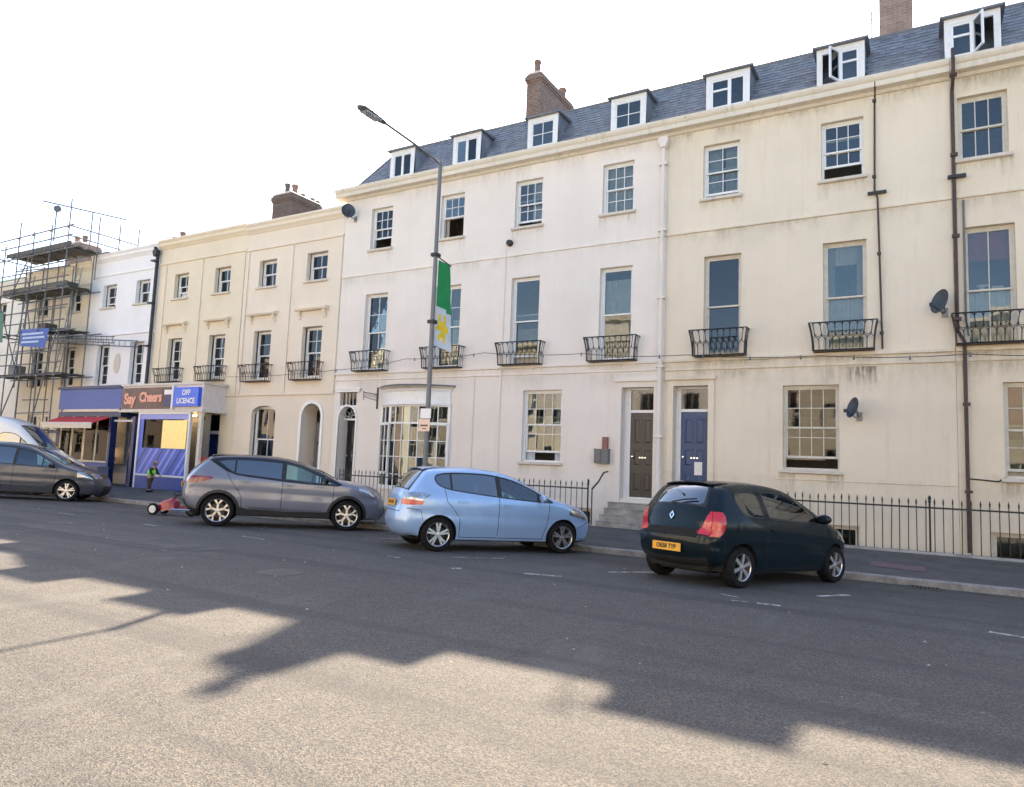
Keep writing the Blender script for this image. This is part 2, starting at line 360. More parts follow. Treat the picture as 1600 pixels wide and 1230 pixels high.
# parking bay paint, worn: dashes along y ~ 9.1 and the slanted bay lines
mk = MB()
def dash(x0, y0, x1, y1, w=.05, jag=.012, m=0):
    L = math.hypot(x1-x0, y1-y0); n = max(2, int(L/.12)); ux, uy = (x1-x0)/L, (y1-y0)/L
    a = []; b = []
    for i in range(n+1):
        t = i/n; px, py = x0+(x1-x0)*t, y0+(y1-y0)*t
        for lst, s in ((a, 1), (b, -1)):
            ww = s*(w+random.uniform(-jag, jag)); qx, qy = px-uy*ww, py+ux*ww; lst.append((qx, qy, zr2(qy)+.004))
    for i in range(n): mk.face([a[i], a[i+1], b[i+1], b[i]], m)
dash(-4.96, 9.08, -4.46, 9.25, .045); dash(-2.05, 9.05, -1.85, 9.08, .03); dash(-1.75, 9.07, -1.49, 9.12, .05); dash(.58, 9.14, 1.25, 9.0, .05)
dash(-7.5, 9.1, -7.2, 9.05, .04, m=1); dash(-5.98, 8.72, -5.86, 8.8, .05); dash(-1.24, 10.5, -.9, 11.05, .045); dash(-4.2, 10.4, -3.7, 11.15, .05); dash(-6.8, 9.9, -6.2, 10.6, .04, m=1)
dash(-2.3, 9.5, -2.05, 9.42, .04, m=1); dash(-11.2, 9.25, -10.5, 9.2, .045, m=1); dash(-14.2, 9.2, -13.6, 9.15, .045, m=1); dash(-17.6, 9.3, -16.9, 9.25, .045, m=1)
dash(1.9, 10.6, 2.9, 12.1, .05, m=1); dash(-16.0, 11.0, -15.0, 12.6, .05, m=1); dash(-9.9, 11.2, -9.0, 12.7, .05, m=1); dash(-18.5, 11.7, -17.6, 13., .05, m=1)
mk.build('bay_marking', ['paint', 'paint2'], kind=STRUCT)
# small litter and stones on the asphalt
lit = MB()
for _ in range(90):
    x = random.uniform(-20, 3); y = random.uniform(3.5, 13); r = random.uniform(.006, .018); z = zr2(y)
    lit.add([(x-r, y-r, z+.002), (x+r, y-r*.6, z+.002), (x+r*.7, y+r, z+.002), (x-r*.8, y+r*.7, z+.002), (x, y, z+r*1.1)], [(0,1,4),(1,2,4),(2,3,4),(3,0,4)])
lit.build('road_grit', 'stone', kind='stuff')
# road repairs: two old patches, an iron cover and gully grates
for (x0, y0, x1, y1, c) in ((-15.5, 7.2, -9.8, 7.9, (.085, .08, .075)),):
    g = MB(); n = 14; P = [(x0+(x1-x0)*k/n, y0+random.uniform(-.02, .02)) for k in range(n)]+[(x1+random.uniform(-.02, .02), y0+(y1-y0)*k/5) for k in range(5)]+[(x1-(x1-x0)*k/n, y1+random.uniform(-.02, .02)) for k in range(n)]+[(x0+random.uniform(-.02, .02), y1-(y1-y0)*k/5) for k in range(5)]
    g.face([(a, b_, .004) for a, b_ in P]); g.build('road_patch', simple('asphalt_patch_%d' % int(x0*10), c, .9, var=.3, vs=2.5, bmp=.004, bscale=120), kind=STRUCT)
for x in (-11.4, -.2):
    g = MB(); yy = KY-.42
    g.box(x, x+.42, yy, yy+.03, zr(yy)-.02, zr(yy)+.007); g.box(x, x+.42, yy+.36, yy+.39, zr(yy)-.02, zr(yy)+.004)
    for k in range(8): g.box(x+.01+k*.054, x+.035+k*.054, yy+.03, yy+.36, zr(yy)-.02, zr(yy)+.005)
    g.build('gully_grate', 'iron', kind=STRUCT)
g = MB(); g.lathe([(0, .006), (.28, .006), (.30, .004), (.31, -.01)], (-7.4, 6.8, 0), 28); g.build('manhole_cover', simple('cast_iron_cover', (.07, .065, .06), .6, .4, var=.3, bmp=.003, bscale=60), kind=STRUCT)
# ------------------------------------------------------------------ house building blocks
def stain_mat():
    m = bpy.data.materials.new('rain_stain'); m.use_nodes = True; t = m.node_tree; p = t.nodes['Principled BSDF']
    uv = t.nodes.new('ShaderNodeUVMap'); sx = t.nodes.new('ShaderNodeSeparateXYZ'); t.links.new(uv.outputs[0], sx.inputs[0])
    v = coords(t, (9, 9, .8)); n = noise(t, 1.4, 7, .75, v); n2 = noise(t, 7, 5, .7, coords(t))
    def mul(a, b):
        q = t.nodes.new('ShaderNodeMath'); q.operation = 'MULTIPLY'
        for i, s in enumerate((a, b)):
            if isinstance(s, float): q.inputs[i].default_value = s
            else: t.links.new(s, q.inputs[i])
        return q.outputs[0]
    e = mul(ramp(t, sx.outputs[0], 0, .12), ramp(t, sx.outputs[0], .88, 1, 1, 0)); f = mul(ramp(t, sx.outputs[1], 0, .9), ramp(t, sx.outputs[1], .985, 1, 1, .3))
    a = mul(mul(e, f), mul(ramp(t, n, .40, .66), ramp(t, n2, .3, .6, .4, 1.)))
    at = t.nodes.new('ShaderNodeAttribute'); at.attribute_name = 'amt'; a = mul(a, at.outputs['Fac'])
    t.links.new(a, p.inputs['Alpha']); p.inputs['Base Color'].default_value = (.17, .135, .095, 1); p.inputs['Roughness'].default_value = .95; p.inputs['Specular IOR Level'].default_value = .1
    return m
STAIN = stain_mat()
def stains(house, items, y=17.6):
    me = bpy.data.meshes.new('rain_stain'); V = []; F = []; UV = []; AM = []
    org = WL[house.name]
    for x0, x1, zt, zb, am in items:
        b = len(V); yy = y-.0025; V += [(x0-org.x, yy-org.y, zb), (x1-org.x, yy-org.y, zb), (x1-org.x, yy-org.y, zt), (x0-org.x, yy-org.y, zt)]; F.append((b, b+1, b+2, b+3)); UV += [(0, 0), (1, 0), (1, 1), (0, 1)]; AM += [am]*4
    me.from_pydata(V, [], F); u = me.uv_layers.new(name='UVMap')
    for i, c in enumerate(UV): u.data[i].uv = c
    at = me.attributes.new('amt', 'FLOAT', 'POINT'); at.data.foreach_set('value', AM); me.materials.append(STAIN)
    o = bpy.data.objects.new('rain_stains', me); COL.objects.link(o); o.parent = house; WL[o.name] = org; o['kind'] = 'stuff'

D = 17.6
def wall_front(mb, x0, x1, z0, z1, y, holes, rev=.16, m=0, mi=0):
    xs = sorted({x0, x1, *[h[0] for h in holes], *[h[1] for h in holes]}); zs = sorted({z0, z1, *[h[2] for h in holes], *[h[3] for h in holes]})
    xs = [x for x in xs if x0 <= x <= x1]; zs = [z for z in zs if z0 <= z <= z1]
    for i in range(len(xs)-1):
        for j in range(len(zs)-1):
            cx, cz = (xs[i]+xs[i+1])/2, (zs[j]+zs[j+1])/2
            if any(h[0] < cx < h[1] and h[2] < cz < h[3] for h in holes): continue
            mb.face([(xs[i], y, zs[j]), (xs[i+1], y, zs[j]), (xs[i+1], y, zs[j+1]), (xs[i], y, zs[j+1])], m)
    for h in holes:
        a, b, c, d = h[:4]; rv = h[4] if len(h) > 4 else rev; q = y+rv
        mb.face([(a, y, c), (a, q, c), (a, q, d), (a, y, d)], m); mb.face([(b, y, c), (b, y, d), (b, q, d), (b, q, c)], m)
        mb.face([(a, y, d), (a, q, d), (b, q, d), (b, y, d)], m); mb.face([(a, y, c), (b, y, c), (b, q, c), (a, q, c)], m)
def arch_spandrel(mb, x0, x1, zs, zt, y, depth, m=0, n=10):
    """fills the corners above a segmental or round arch inside a rectangular hole"""
    pts = []
    for i in range(n+1):
        a = PI - PI*i/n; pts.append(((x0+x1)/2+(x1-x0)/2*math.cos(a), zs+(zt-zs)*math.sin(a)))
    for i in range(n):
        (xa, za), (xb, zb) = pts[i], pts[i+1]
        mb.face([(xa, y, za), (xb, y, zb), (xb, y, zt), (xa, y, zt)], m)
        mb.face([(xa, y, za), (xa, y+depth, za), (xb, y+depth, zb), (xb, y, zb)], m)
_PANE = {}
def pane_mesh(w, h, mat):
    k = (round(w, 3), round(h, 3), mat)
    if k not in _PANE:
        b = MB(); b.box(-w/2, w/2, -.002, .002, -h/2, h/2); _PANE[k] = mesh_of(b, 'pane', mat)
    return _PANE[k]
def sash(win, x0, x1, z0, z1, y, cols, rows, mat, gmat='glass', rail=.042, bar=.018, botrail=.055, tilt=.6):
    b = MB(); t = .036
    b.box(x0, x0+rail, y, y+t, z0, z1); b.box(x1-rail, x1, y, y+t, z0, z1)
    b.box(x0+rail, x1-rail, y, y+t, z0, z0+botrail); b.box(x0+rail, x1-rail, y, y+t, z1-rail, z1)
    ix0, ix1, iz0, iz1 = x0+rail, x1-rail, z0+botrail, z1-rail
    cw, rh = (ix1-ix0)/cols, (iz1-iz0)/rows
    for i in range(1, cols): b.box(ix0+i*cw-bar/2, ix0+i*cw+bar/2, y+.003, y+t-.006, iz0, iz1)
    for j in range(1, rows): b.box(ix0, ix1, y+.005, y+t-.008, iz0+j*rh-bar/2, iz0+j*rh+bar/2)
    b.build('sash', mat, win)
    for i in range(cols):
        for j in range(rows):
            put('pane', pane_mesh(cw-bar*.6, rh-bar*.6, gmat), win, (ix0+(i+.5)*cw, y+.02, iz0+(j+.5)*rh), (R(random.gauss(0, tilt)), 0, R(random.gauss(0, tilt))))
def curtain(win, x0, x1, z0, z1, y, mat, amp=.025, waves=9, kind='curtain'):
    b = MB(); n = 40
    for i in range(n):
        xa, xb = x0+(x1-x0)*i/n, x0+(x1-x0)*(i+1)/n
        ya, yb = [y+amp*math.sin(waves*2*PI*k/n+1.3*math.sin(k*.7)) for k in (i, i+1)]
        b.face([(xa, ya, z0), (xb, yb, z0), (xb, yb, z1), (xa, ya, z1)])
    b.build(kind, mat, win, smooth=True)
def window(house, x0, x1, z0, z1, y=D, rev=.13, cols=3, rt=2, rb=2, openf=0., mat='white', sill=True, cur=None, split=.5, gmat='glass', silld=.09, sillmat='sill', bar=.018, frw=.05, dirty=False):
    b = MB(); yy = y+rev; f = frw
    b.box(x0, x0+f, yy, yy+.11, z0, z1); b.box(x1-f, x1, yy, yy+.11, z0, z1); b.box(x0+f, x1-f, yy, yy+.11, z1-f, z1); b.box(x0+f, x1-f, yy-.02, yy+.11, z0, z0+.045)
    w = b.build('window', mat, house)
    ix0, ix1, iz0, iz1 = x0+f, x1-f, z0+.045, z1-f
    zm = iz0+(iz1-iz0)*split
    sash(w, ix0, ix1, zm-.02, iz1, yy+.012, cols, rt, mat, gmat, botrail=.04, bar=bar)
    up = openf*(zm-iz0)
    sash(w, ix0, ix1, iz0+up, zm+.02+up, yy+.056, cols, rb, mat, gmat, bar=bar)
    if sill:
        s = MB(); s.prism([(y-silld, z0-.075), (y-silld, z0-.012), (yy-.002, z0+.004), (yy-.002, z0-.09), (y-silld+.03, z0-.09)], x0-.07, x1+.07, 'x'); s.build('sill', sillmat, w)
    if cur:
        for c in cur if isinstance(cur, list) else [cur]:
            mt, a, bb, lo, hi = c if isinstance(c, tuple) else (c, 0, 1, 0, 1)
            curtain(w, ix0+(ix1-ix0)*a, ix0+(ix1-ix0)*bb, iz0+(iz1-iz0)*lo, iz0+(iz1-iz0)*hi, yy+.15, mt, amp=.02 if 'blind' not in mt else .003)
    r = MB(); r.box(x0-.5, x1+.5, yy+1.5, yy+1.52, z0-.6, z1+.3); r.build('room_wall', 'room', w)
    return w
def balconet(house, xc, w, z0, z1, y=D, depth=.25, flare=.075, mat='iron', dx=-.0):
    """flared iron balconet with two tiers of looped bars"""
    b = MB(); x0, x1 = xc-w/2, xc+w/2
    b.box(x0, x1, y-depth, y, z0-.02, z0+.012)
    base = b.build('balcony', mat, house)
    q = MB()
    def P(s, h):     # s along the front 0..L, h height 0..1
        return s, h
    H = z1-z0
    def front(u, h): return Vector((xc+(u-.5)*(w+2*flare*h*h), y-depth-flare*h*h, z0+H*h))
    def left(u, h): return Vector((x0-flare*h*h, y-(depth+flare*h*h)*u, z0+H*h))
    def right(u, h): return Vector((x1+flare*h*h, y-(depth+flare*h*h)*u, z0+H*h))
    r = .009
    for fn, n in ((front, max(7, int(w/.135))), (left, 3), (right, 3)):
        hs = [0, .25, .5, .75, 1.]
        q.tube([fn(0, 1), fn(1, 1)], .014, 5); q.tube([fn(0, .0), fn(1, .0)], .014, 5)
        for k in range(n+1): q.tube([fn(k/n, h) for h in (0, .2, .42)], r, 4)
        for k in range(n):     # lower tier round heads
            a, c = k/n, (k+1)/n; q.tube([fn(a, .36), fn(a+(c-a)*.12, .45), fn((a+c)/2, .50), fn(c-(c-a)*.12, .45), fn(c, .36)], r*.9, 4)
            m_ = (a+c)/2; q.tube([fn(m_, .5), fn(m_, .75), fn(m_, 1)], r, 4)
        for k in range(n-1):   # upper tier loops between
            a, c = (k+.5)/n, (k+1.5)/n; q.tube([fn(a, .62), fn(a+(c-a)*.15, .53), fn((a+c)/2, .50), fn(c-(c-a)*.15, .53), fn(c, .62)], r*.9, 4)
            q.tube([fn(a, .88), fn(a+(c-a)*.15, .97), fn((a+c)/2, .99), fn(c-(c-a)*.15, .97), fn(c, .88)], r*.9, 4)
    for fn in (left, right): q.tube([fn(1, h) for h in (0, .25, .5, .75, 1.)], .018, 5)
    q.build('balcony_railing', mat, base)
    return base
def pipe(house, pts, r=.05, mat='iron', brackets=True, name='downpipe', hopper=None):
    b = MB(); b.tube(pts, r, 8)
    if brackets:
        z = pts[0][2]-.6
        while z > pts[-1][2]+.3:
            x = np.interp(-z, [-p[2] for p in pts], [p[0] for p in pts]); yy = pts[0][1]
            b.box(x-r*1.9, x+r*1.9, yy-r*1.15, yy+r*1.2+.02, z-.03, z+.03); z -= 1.8
    if hopper:
        x, yy, z = hopper; b.prism([(x-.13, z+.12), (x+.13, z+.12), (x+.13, z), (x+.06, z-.16), (x-.06, z-.16), (x-.13, z)], yy-.1, yy+.09, 'y')
    b.build(name, mat, house, smooth=False)
SL0, SL1, SZ0, SZ1 = 17.76, 19.0, 10.76, 12.56
def ysl(z): return SL0+(z-SZ0)*(SL1-SL0)/(SZ1-SZ0)
def mansard(house, x0, x1, holes, hipL=False):
    """deck and overlapping slate courses; holes are the dormers' (x0,x1,ztop)"""
    b = MB(); hl = 1.0 if hipL else 0
    b.face([(x0, SL0+.03, SZ0), (x1, SL0+.03, SZ0), (x1, SL1+.03, SZ1), (x0+hl, SL1+.03, SZ1)])
    b.face([(x0+hl, SL1+.03, SZ1), (x1, SL1+.03, SZ1), (x1, 26, SZ1+.02), (x0+hl, 26, SZ1+.02)])
    b.face([(x0, SL0+.03, SZ0), (x0+hl, SL1+.03, SZ1), (x0+hl, 26, SZ1), (x0, 27.2, SZ0)]); b.face([(x1, SL0+.03, SZ0), (x1, 27.2, SZ0), (x1, 26, SZ1), (x1, SL1+.03, SZ1)])
    b.face([(x0, 27.2, SZ0), (x1, 27.2, SZ0), (x1, 26, SZ1), (x0+hl, 26, SZ1)])
    roof = b.build('roof', 'lead', house)
    L = math.hypot(SL1-SL0, SZ1-SZ0); rows = 15; dz = (SZ1-SZ0)/rows; dy = (SL1-SL0)/rows; nx, nz = -(SZ1-SZ0)/L, (SL1-SL0)/L
    s = MB()
    for j in range(rows):
        z = SZ0+j*dz; y = SL0+j*dy; off = (j % 2)*.13; x = x0+(hl*j/rows); first = True
        while x < x1:
            xe = min(x+(.13 if first and off else .255), x1); first = False; xc = (x+xe)/2
            if not any(h[0]+.07 < xc < h[1]-.07 and z < h[2]-.08 for h in holes):
                t0 = .030+random.uniform(-.004, .006); t1 = .006
                jz = random.uniform(-.008, .008)
                A = [(x+.004, y+nx*t0, z+nz*t0+jz), (xe-.004, y+nx*t0, z+nz*t0+jz+random.uniform(-.004,.004)), (xe-.004, y+dy*1.25+nx*t1, z+dz*1.25+nz*t1), (x+.004, y+dy*1.25+nx*t1, z+dz*1.25+nz*t1)]
                B = (x+.004, y+nx*.002, z+nz*.002), (xe-.004, y+nx*.002, z+nz*.002)
                s.face(A, random.choice((0, 0, 1, 2))); s.face([A[0], B[0], B[1], A[1]], 0)
            x = xe
    s.build('slates', ['slate', simple('slate_dark', (.14, .155, .19), .45, var=.25, vs=4), simple('slate_pale', (.22, .24, .27), .55, var=.25, vs=4)], roof, kind='stuff')
    r = MB(); r.tube([(x0+hl, SL1, SZ1+.03), (x1, SL1, SZ1+.03)], .045, 6); r.build('ridge_roll', 'lead', roof)
    if hipL:
        r = MB(); r.tube([(x0, SL0, SZ0+.02), (x0+hl, SL1, SZ1+.03)], .04, 6); r.build('hip_roll', 'lead', roof)
def dormer(house, xc, w, kind, ztop=11.97, y=17.86):
    x0, x1 = xc-w/2, xc+w/2; zb = 10.98; yb = ysl(ztop)+.02
    b = MB()
    for x, s in ((x0, 1), (x1, -1)):      # cheeks with thickness
        b.prism([(y+.05, zb-.1), (y+.05, ztop), (yb, ztop), (ysl(zb-.1), zb-.1)], x, x+s*.05, 'x', 1)
    fr = .13
    b.box(x0, x0+fr, y, y+.06, zb, ztop, 0); b.box(x1-fr, x1, y, y+.06, zb, ztop, 0); b.box(x0+fr, x1-fr, y, y+.06, ztop-.14, ztop, 0); b.box(x0+fr, x1-fr, y-.03, y+.06, zb, zb+.07, 0)
    b.box(x0+.05, x1-.05, y+.75, y+.77, zb, ztop, 2)
    d = b.build('dormer', ['white', 'slate', 'room'], house)
    c = MB(); c.prism([(y-.10, ztop+.002), (y-.10, ztop+.05), (yb+.05, ztop+.075), (yb+.05, ztop+.002)], x0-.09, x1+.09, 'x'); c.build('dormer_roof', 'lead', d)
    ix0, ix1, iz0, iz1 = x0+fr, x1-fr, zb+.07, ztop-.14; yy = y+.015; h = iz1-iz0
    def leaf(xa, xb, rows=1, cols=1, ang=0, hinge='l', transom=0, name='casement', mat='white'):
        L_ = empty(name, ((xa if hinge == 'l' else xb), yy, iz0), parent=d)
        L_.name = name; sgn = 1 if hinge == 'l' else -1; ww = xb-xa
        bb = MB(); r = .045; hx = xa if hinge == 'l' else xb
        def X(u): return hx + sgn*u
        lo, hi = sorted((X(0), X(ww)))
        bb.box(lo, lo+r, yy, yy+.04, iz0, iz1); bb.box(hi-r, hi, yy, yy+.04, iz0, iz1); bb.box(lo+r, hi-r, yy, yy+.04, iz0, iz0+r); bb.box(lo+r, hi-r, yy, yy+.04, iz1-r, iz1)
        if transom: bb.box(lo+r, hi-r, yy-.004, yy+.044, iz1-h*transom-.025, iz1-h*transom+.025)
        for k in range(1, cols): xx = lo+r+(hi-lo-2*r)*k/cols; bb.box(xx-.01, xx+.01, yy+.004, yy+.03, iz0+r, iz1-r)
        for k in range(1, rows): zz = iz0+r+(h-2*r)*k/rows; bb.box(lo+r, hi-r, yy+.006, yy+.028, zz-.01, zz+.01)
        o = bb.build('casement_frame', mat, d); 
        pn = put('pane', pane_mesh(hi-lo-2*r+.01, h-2*r+.01, 'glass'), d, ((lo+hi)/2, yy+.02, (iz0+iz1)/2), (R(random.gauss(0, 1.)), 0, R(random.gauss(0, 1.))))
        bpy.data.objects.remove(L_)
        if ang:
            for ob in (o, pn):
                piv = Vector((hx, yy, iz0))-WL[d.name]; Rz = Matrix.Translation(piv) @ Matrix.Rotation(R(ang*(1 if hinge == 'l' else -1)*-1), 4, 'Z') @ Matrix.Translation(-piv)
                ob.matrix_basis = Rz @ ob.matrix_basis
    xm = (ix0+ix1)/2
    if kind == 'pair': leaf(ix0, xm, 1, 1, 0, 'l'); leaf(xm, ix1, 1, 1, 0, 'r')
    elif kind == 'sash22': leaf(ix0, ix1, 2, 2, 0, 'l')
    elif kind == 'upvc': leaf(ix0, xm+.04, 1, 1, 0, 'l', transom=.38, mat='pvc'); leaf(xm+.04, ix1, 1, 1, 0, 'r', mat='pvc')
    elif kind == 'open_left': leaf(ix0, xm, 1, 1, 62, 'r', mat='pvc'); leaf(xm, ix1, 1, 1, 0, 'r', transom=.38, mat='pvc')
    elif kind == 'open_right': leaf(ix0, xm, 1, 1, 0, 'l', transom=.38, mat='pvc'); leaf(xm, ix1, 1, 1, 66, 'l', mat='pvc')
    return d
def pot(stack, x, y, z, h=.45, r=.13, mat='terra'):
    b = MB(); b.lathe([(0, 0), (r*1.05, 0), (r*1.05, .06), (r*.85, .09), (r*.82, h-.12), (r*1.02, h-.1), (r*1.02, h-.03), (r*.9, h), (r*.68, h), (r*.66, h-.1), (0, h-.1)], (x, y, z), 12)
    b.build('chimney_pot', mat, stack, smooth=True)
def chimney(house, x0, x1, y0, y1, z0, z1, mat='brick', pots=()):
    b = MB(); b.box(x0, x1, y0, y1, z0, z1-.3)
    b.box(x0-.03, x1+.03, y0-.03, y1+.03, z1-.3, z1-.225); b.box(x0-.06, x1+.06, y0-.06, y1+.06, z1-.225, z1-.07); b.box(x0-.02, x1+.02, y0-.02, y1+.02, z1-.07, z1)
    c = b.build('chimney', mat, house)
    fl = MB(); fl.prism([(x0, z1+.001), (x1, z1+.001), (x1-.08, z1+.08), (x0+.08, z1+.08)], y0, y1, 'y'); fl.build('flaunching', 'sill', c)
    for x, y, h, r, mt in pots: pot(c, x, y, z1+.06, h, r, mt)
    return c
def cornice(house, x0, x1, y=D, z0=10.41, z1=10.75, mat='cornice', proj=.32, endL=False):
    h = z1-z0
    pr = [(y+.1, z0-.02), (y-.05, z0-.02), (y-.10, z0+h*.12), (y-proj*.8, z0+h*.2), (y-proj*.8, z0+h*.55), (y-proj*.92, z0+h*.66), (y-proj, z0+h*.82), (y-proj, z1), (y+.18, z1+.01)]
    b = MB(); b.prism(pr, x0-(proj*.9 if endL else 0), x1, 'x'); b.build('cornice', mat, house)
def band(house, x0, x1, z0, z1, proj=.03, mat='A', y=D, name='string_course'):
    b = MB(); b.prism([(y+.02, z0), (y-proj*.7, z0), (y-proj, z0+.008), (y-proj, z1-.006), (y-proj*.8, z1), (y+.02, z1+.01)], x0, x1, 'x'); b.build(name, mat, house)
def panel_door(house, x0, x1, z0, z1, y, mat, panels, knob=True, name='door', kx=None):
    b = MB(); b.box(x0, x1, y, y+.045, z0, z1)
    w, h = x1-x0, z1-z0
    for (a, c, e, g_) in panels:
        X0, X1, Z0, Z1 = x0+a*w, x0+c*w, z0+e*h, z0+g_*h; t = .022
        b.prism([(X0, Z0), (X1, Z0), (X1, Z0+t), (X0, Z0+t)], y-.014, y+.001, 'y'); b.prism([(X0, Z1-t), (X1, Z1-t), (X1, Z1), (X0, Z1)], y-.014, y+.001, 'y')
        b.box(X0, X0+t, y-.014, y+.001, Z0+t, Z1-t); b.box(X1-t, X1, y-.014, y+.001, Z0+t, Z1-t)
        b.add([(X0+.05, y-.001, Z0+.05), (X1-.05, y-.001, Z0+.05), (X1-.05, y-.001, Z1-.05), (X0+.05, y-.001, Z1-.05), (X0+.08, y-.012, Z0+.08), (X1-.08, y-.012, Z0+.08), (X1-.08, y-.012, Z1-.08), (X0+.08, y-.012, Z1-.08)],
              [(4,5,6,7),(0,1,5,4),(1,2,6,5),(2,3,7,6),(3,0,4,7)])
    d = b.build(name, mat, house)
    if knob:
        k = MB(); kx = kx if kx is not None else x0+.07
        k.lathe([(0, 0), (.012, 0), (.012, -.03), (.03, -.045), (.03, -.065), (.0, -.075)], (kx, y, z0+1.0*h/2.1), 10, 'y'); k.build('door_knob', 'chrome', d, smooth=True)
        l = MB(); l.box((x0+x1)/2-.11, (x0+x1)/2+.11, y-.008, y, z0+.46*h, z0+.46*h+.035); l.build('letterbox', 'chrome', d)
    return d
SIX = [(.1, .46, .62, .94), (.54, .9, .62, .94), (.1, .46, .36, .58), (.54, .9, .36, .58), (.1, .46, .06, .30), (.54, .9, .06, .30)]
def house_shell(name, x0, x1, zbase, ztop, holes, mat, label, yb=27, y=D, cat='house'):
    h = empty(name, ((x0+x1)/2, y, 0), label, cat)
    b = MB(); wall_front(b, x0, x1, zbase, ztop, y, holes)
    b.face([(x0, y, zbase), (x0, yb, zbase), (x0, yb, ztop), (x0, y, ztop)]); b.face([(x1, y, zbase), (x1, yb, zbase), (x1, yb, ztop), (x1, y, ztop)])
    b.face([(x0, yb, zbase), (x1, yb, zbase), (x1, yb, ztop), (x0, yb, ztop)]); b.face([(x0, y+.02, ztop-.02), (x1, y+.02, ztop-.02), (x1, yb, ztop-.02), (x0, yb, ztop-.02)])
    return h, b
exec_later = []
HM = {}
# ================================================================== the tall terrace
TZ0, TZ1, FZ0, FZ1 = 8.53, 9.95, 4.42, 7.0
def tall_house(name, x0, x1, mat, label, tops, firsts, grounds, basements, door=None, extra_holes=(), dormers=(), hipL=False):
    holes = [(a, b, TZ0, TZ1) for a, b, *_ in tops]+[(a, b, FZ0, FZ1) for a, b, *_ in firsts]+[(a, b, c, d) for a, b, c, d, *_ in grounds]+[(a, b, -.7, d) for a, b, d in basements]+list(extra_holes)
    if door: holes.append((door[0], door[1], door[2], door[3], .30))
    h, b = house_shell(name, x0, x1-.004, -1.3, SZ0, holes, mat, label)
    b.build('wall', M[mat], h)
    for a, c, kw in tops: window(h, a, c, TZ0, TZ1, **kw)
    for a, c, kw in firsts: window(h, a, c, FZ0, FZ1, rev=.15, **{**dict(sill=False, cols=2, rt=2, rb=2), **kw})
    for a, c, z0, z1, kw in grounds: window(h, a, c, z0, z1, **kw)
    for a, c, d in basements: window(h, a, c, -.7, d, cols=2, rt=1, rb=1, sill=False, mat='offwhite')
    cornice(h, x0, x1-.004, endL=hipL)
    mansard(h, x0+.002, x1-.002, [(xc-w/2, xc+w/2, 11.97) for xc, w, k in dormers], hipL)
    for xc, w, k in dormers: dormer(h, xc, w, k)
    q = {'A': .25, 'B': .45, 'C': .5}[mat]; it = []
    for a, c, *_ in tops: it += [(a-.1, a+.18, TZ0-.09, TZ0-random.uniform(.3, .72), q), (c-.18, c+.1, TZ0-.09, TZ0-random.uniform(.3, .72), q), (a, c, TZ0-.09, TZ0-.35, q*.6)]
    for a, c, *_ in firsts: it += [(a-.35, c+.35, 4.285, 4.145, q), (a-.3, c+.3, 4.06, 4.06-random.uniform(.25, .8), q*.8)]
    for a, c, z0, z1, *_ in grounds: it += [(a-.1, a+.3, z0-.1, z0-random.uniform(.4, .9), q), (c-.3, c+.12, z0-.1, z0-random.uniform(.4, .8), q)]
    xx = x0+.1
    while xx < x1-1:
        w = random.uniform(.5, 1.5); it.append((xx, min(x1-.05, xx+w), 10.38, 10.38-random.uniform(.12, .6), q*.9)); it.append((xx, min(x1-.05, xx+w*.8), 7.65, 7.65-random.uniform(.1, .5), q*.6)); xx += w*random.uniform(.8, 2.)
    if mat == 'B': it += [(-1.5, -.8, 4.05, 3.6, .9)]
    stains(h, it)
    return h
net = ('net', 0, 1, 0, 1)
# ---- left tall house: four bays
hA = tall_house('terraced_house', -17.2, -5.72, 'A', 'pale off-white four-storey stuccoed house with the curved shop window and the street lamp before it',
    [(-16.0, -15.09, dict(openf=.52, cur=('net', 0, 1, .5, 1))), (-13.12, -12.22, dict(openf=.95, cur=('tanblind', 0, .15, 0, 1))), (-10.39, -9.47, dict(openf=.2, cur=('net', .5, 1, .1, 1))), (-7.58, -6.66, dict(cur=net))],
    [(-16.06, -15.10, dict(rb=2, cur=('net', .25, 1, 0, 1))), (-13.16, -12.2, dict(cur=('net', .55, 1, 0, .6))), (-10.40, -9.46, dict(cols=1, rt=1, rb=1, openf=.16, cur=('tanblind', 0, 1, 0, .42))), (-7.59, -6.65, dict(cols=1, rt=1, rb=1, cur=[('tanblind', .0, 1, .0, .45), ('net', 0, 1, .5, .9)]))],
    [(-9.87, -8.63, 1.64, 3.66, dict(cols=4, rt=2, rb=2, openf=.22, split=.52, cur=[('net', 0, .22, 0, 1), ('net', .78, 1, 0, 1)]))],
    [(-8.6, -7.66, .45), (-11.6, -10.7, .45)],
    door=(-6.86, -5.98, .76, 3.68), extra_holes=[(-16.93, -16.17, .5, 3.72, .55), (-15.03, -12.39, .62, 3.28, .02)],
    dormers=[(-15.03, 1.02, 'pair'), (-12.42, 1.06, 'pair'), (-9.69, 1.02, 'sash22'), (-6.98, 1.04, 'sash22')], hipL=True)
for xc in (-15.58, -12.68, -9.93, -7.12): balconet(hA, xc-.02, 1.34, 4.40, 5.03)
band(hA, -17.2, -5.73, 7.655, 7.70, .03, 'A'); band(hA, -17.2, -5.73, 4.10, 4.14, .035, 'A'); band(hA, -17.2, -5.73, 4.30, 4.375, .05, 'A')
chimney(hA, -11.76, -11.2, 20.4, 22.9, 11.5, 15.1, 'brick', [(-11.48, 20.62, .52, .13, 'terra'), (-11.48, 22.6, .47, .16, 'terra')])
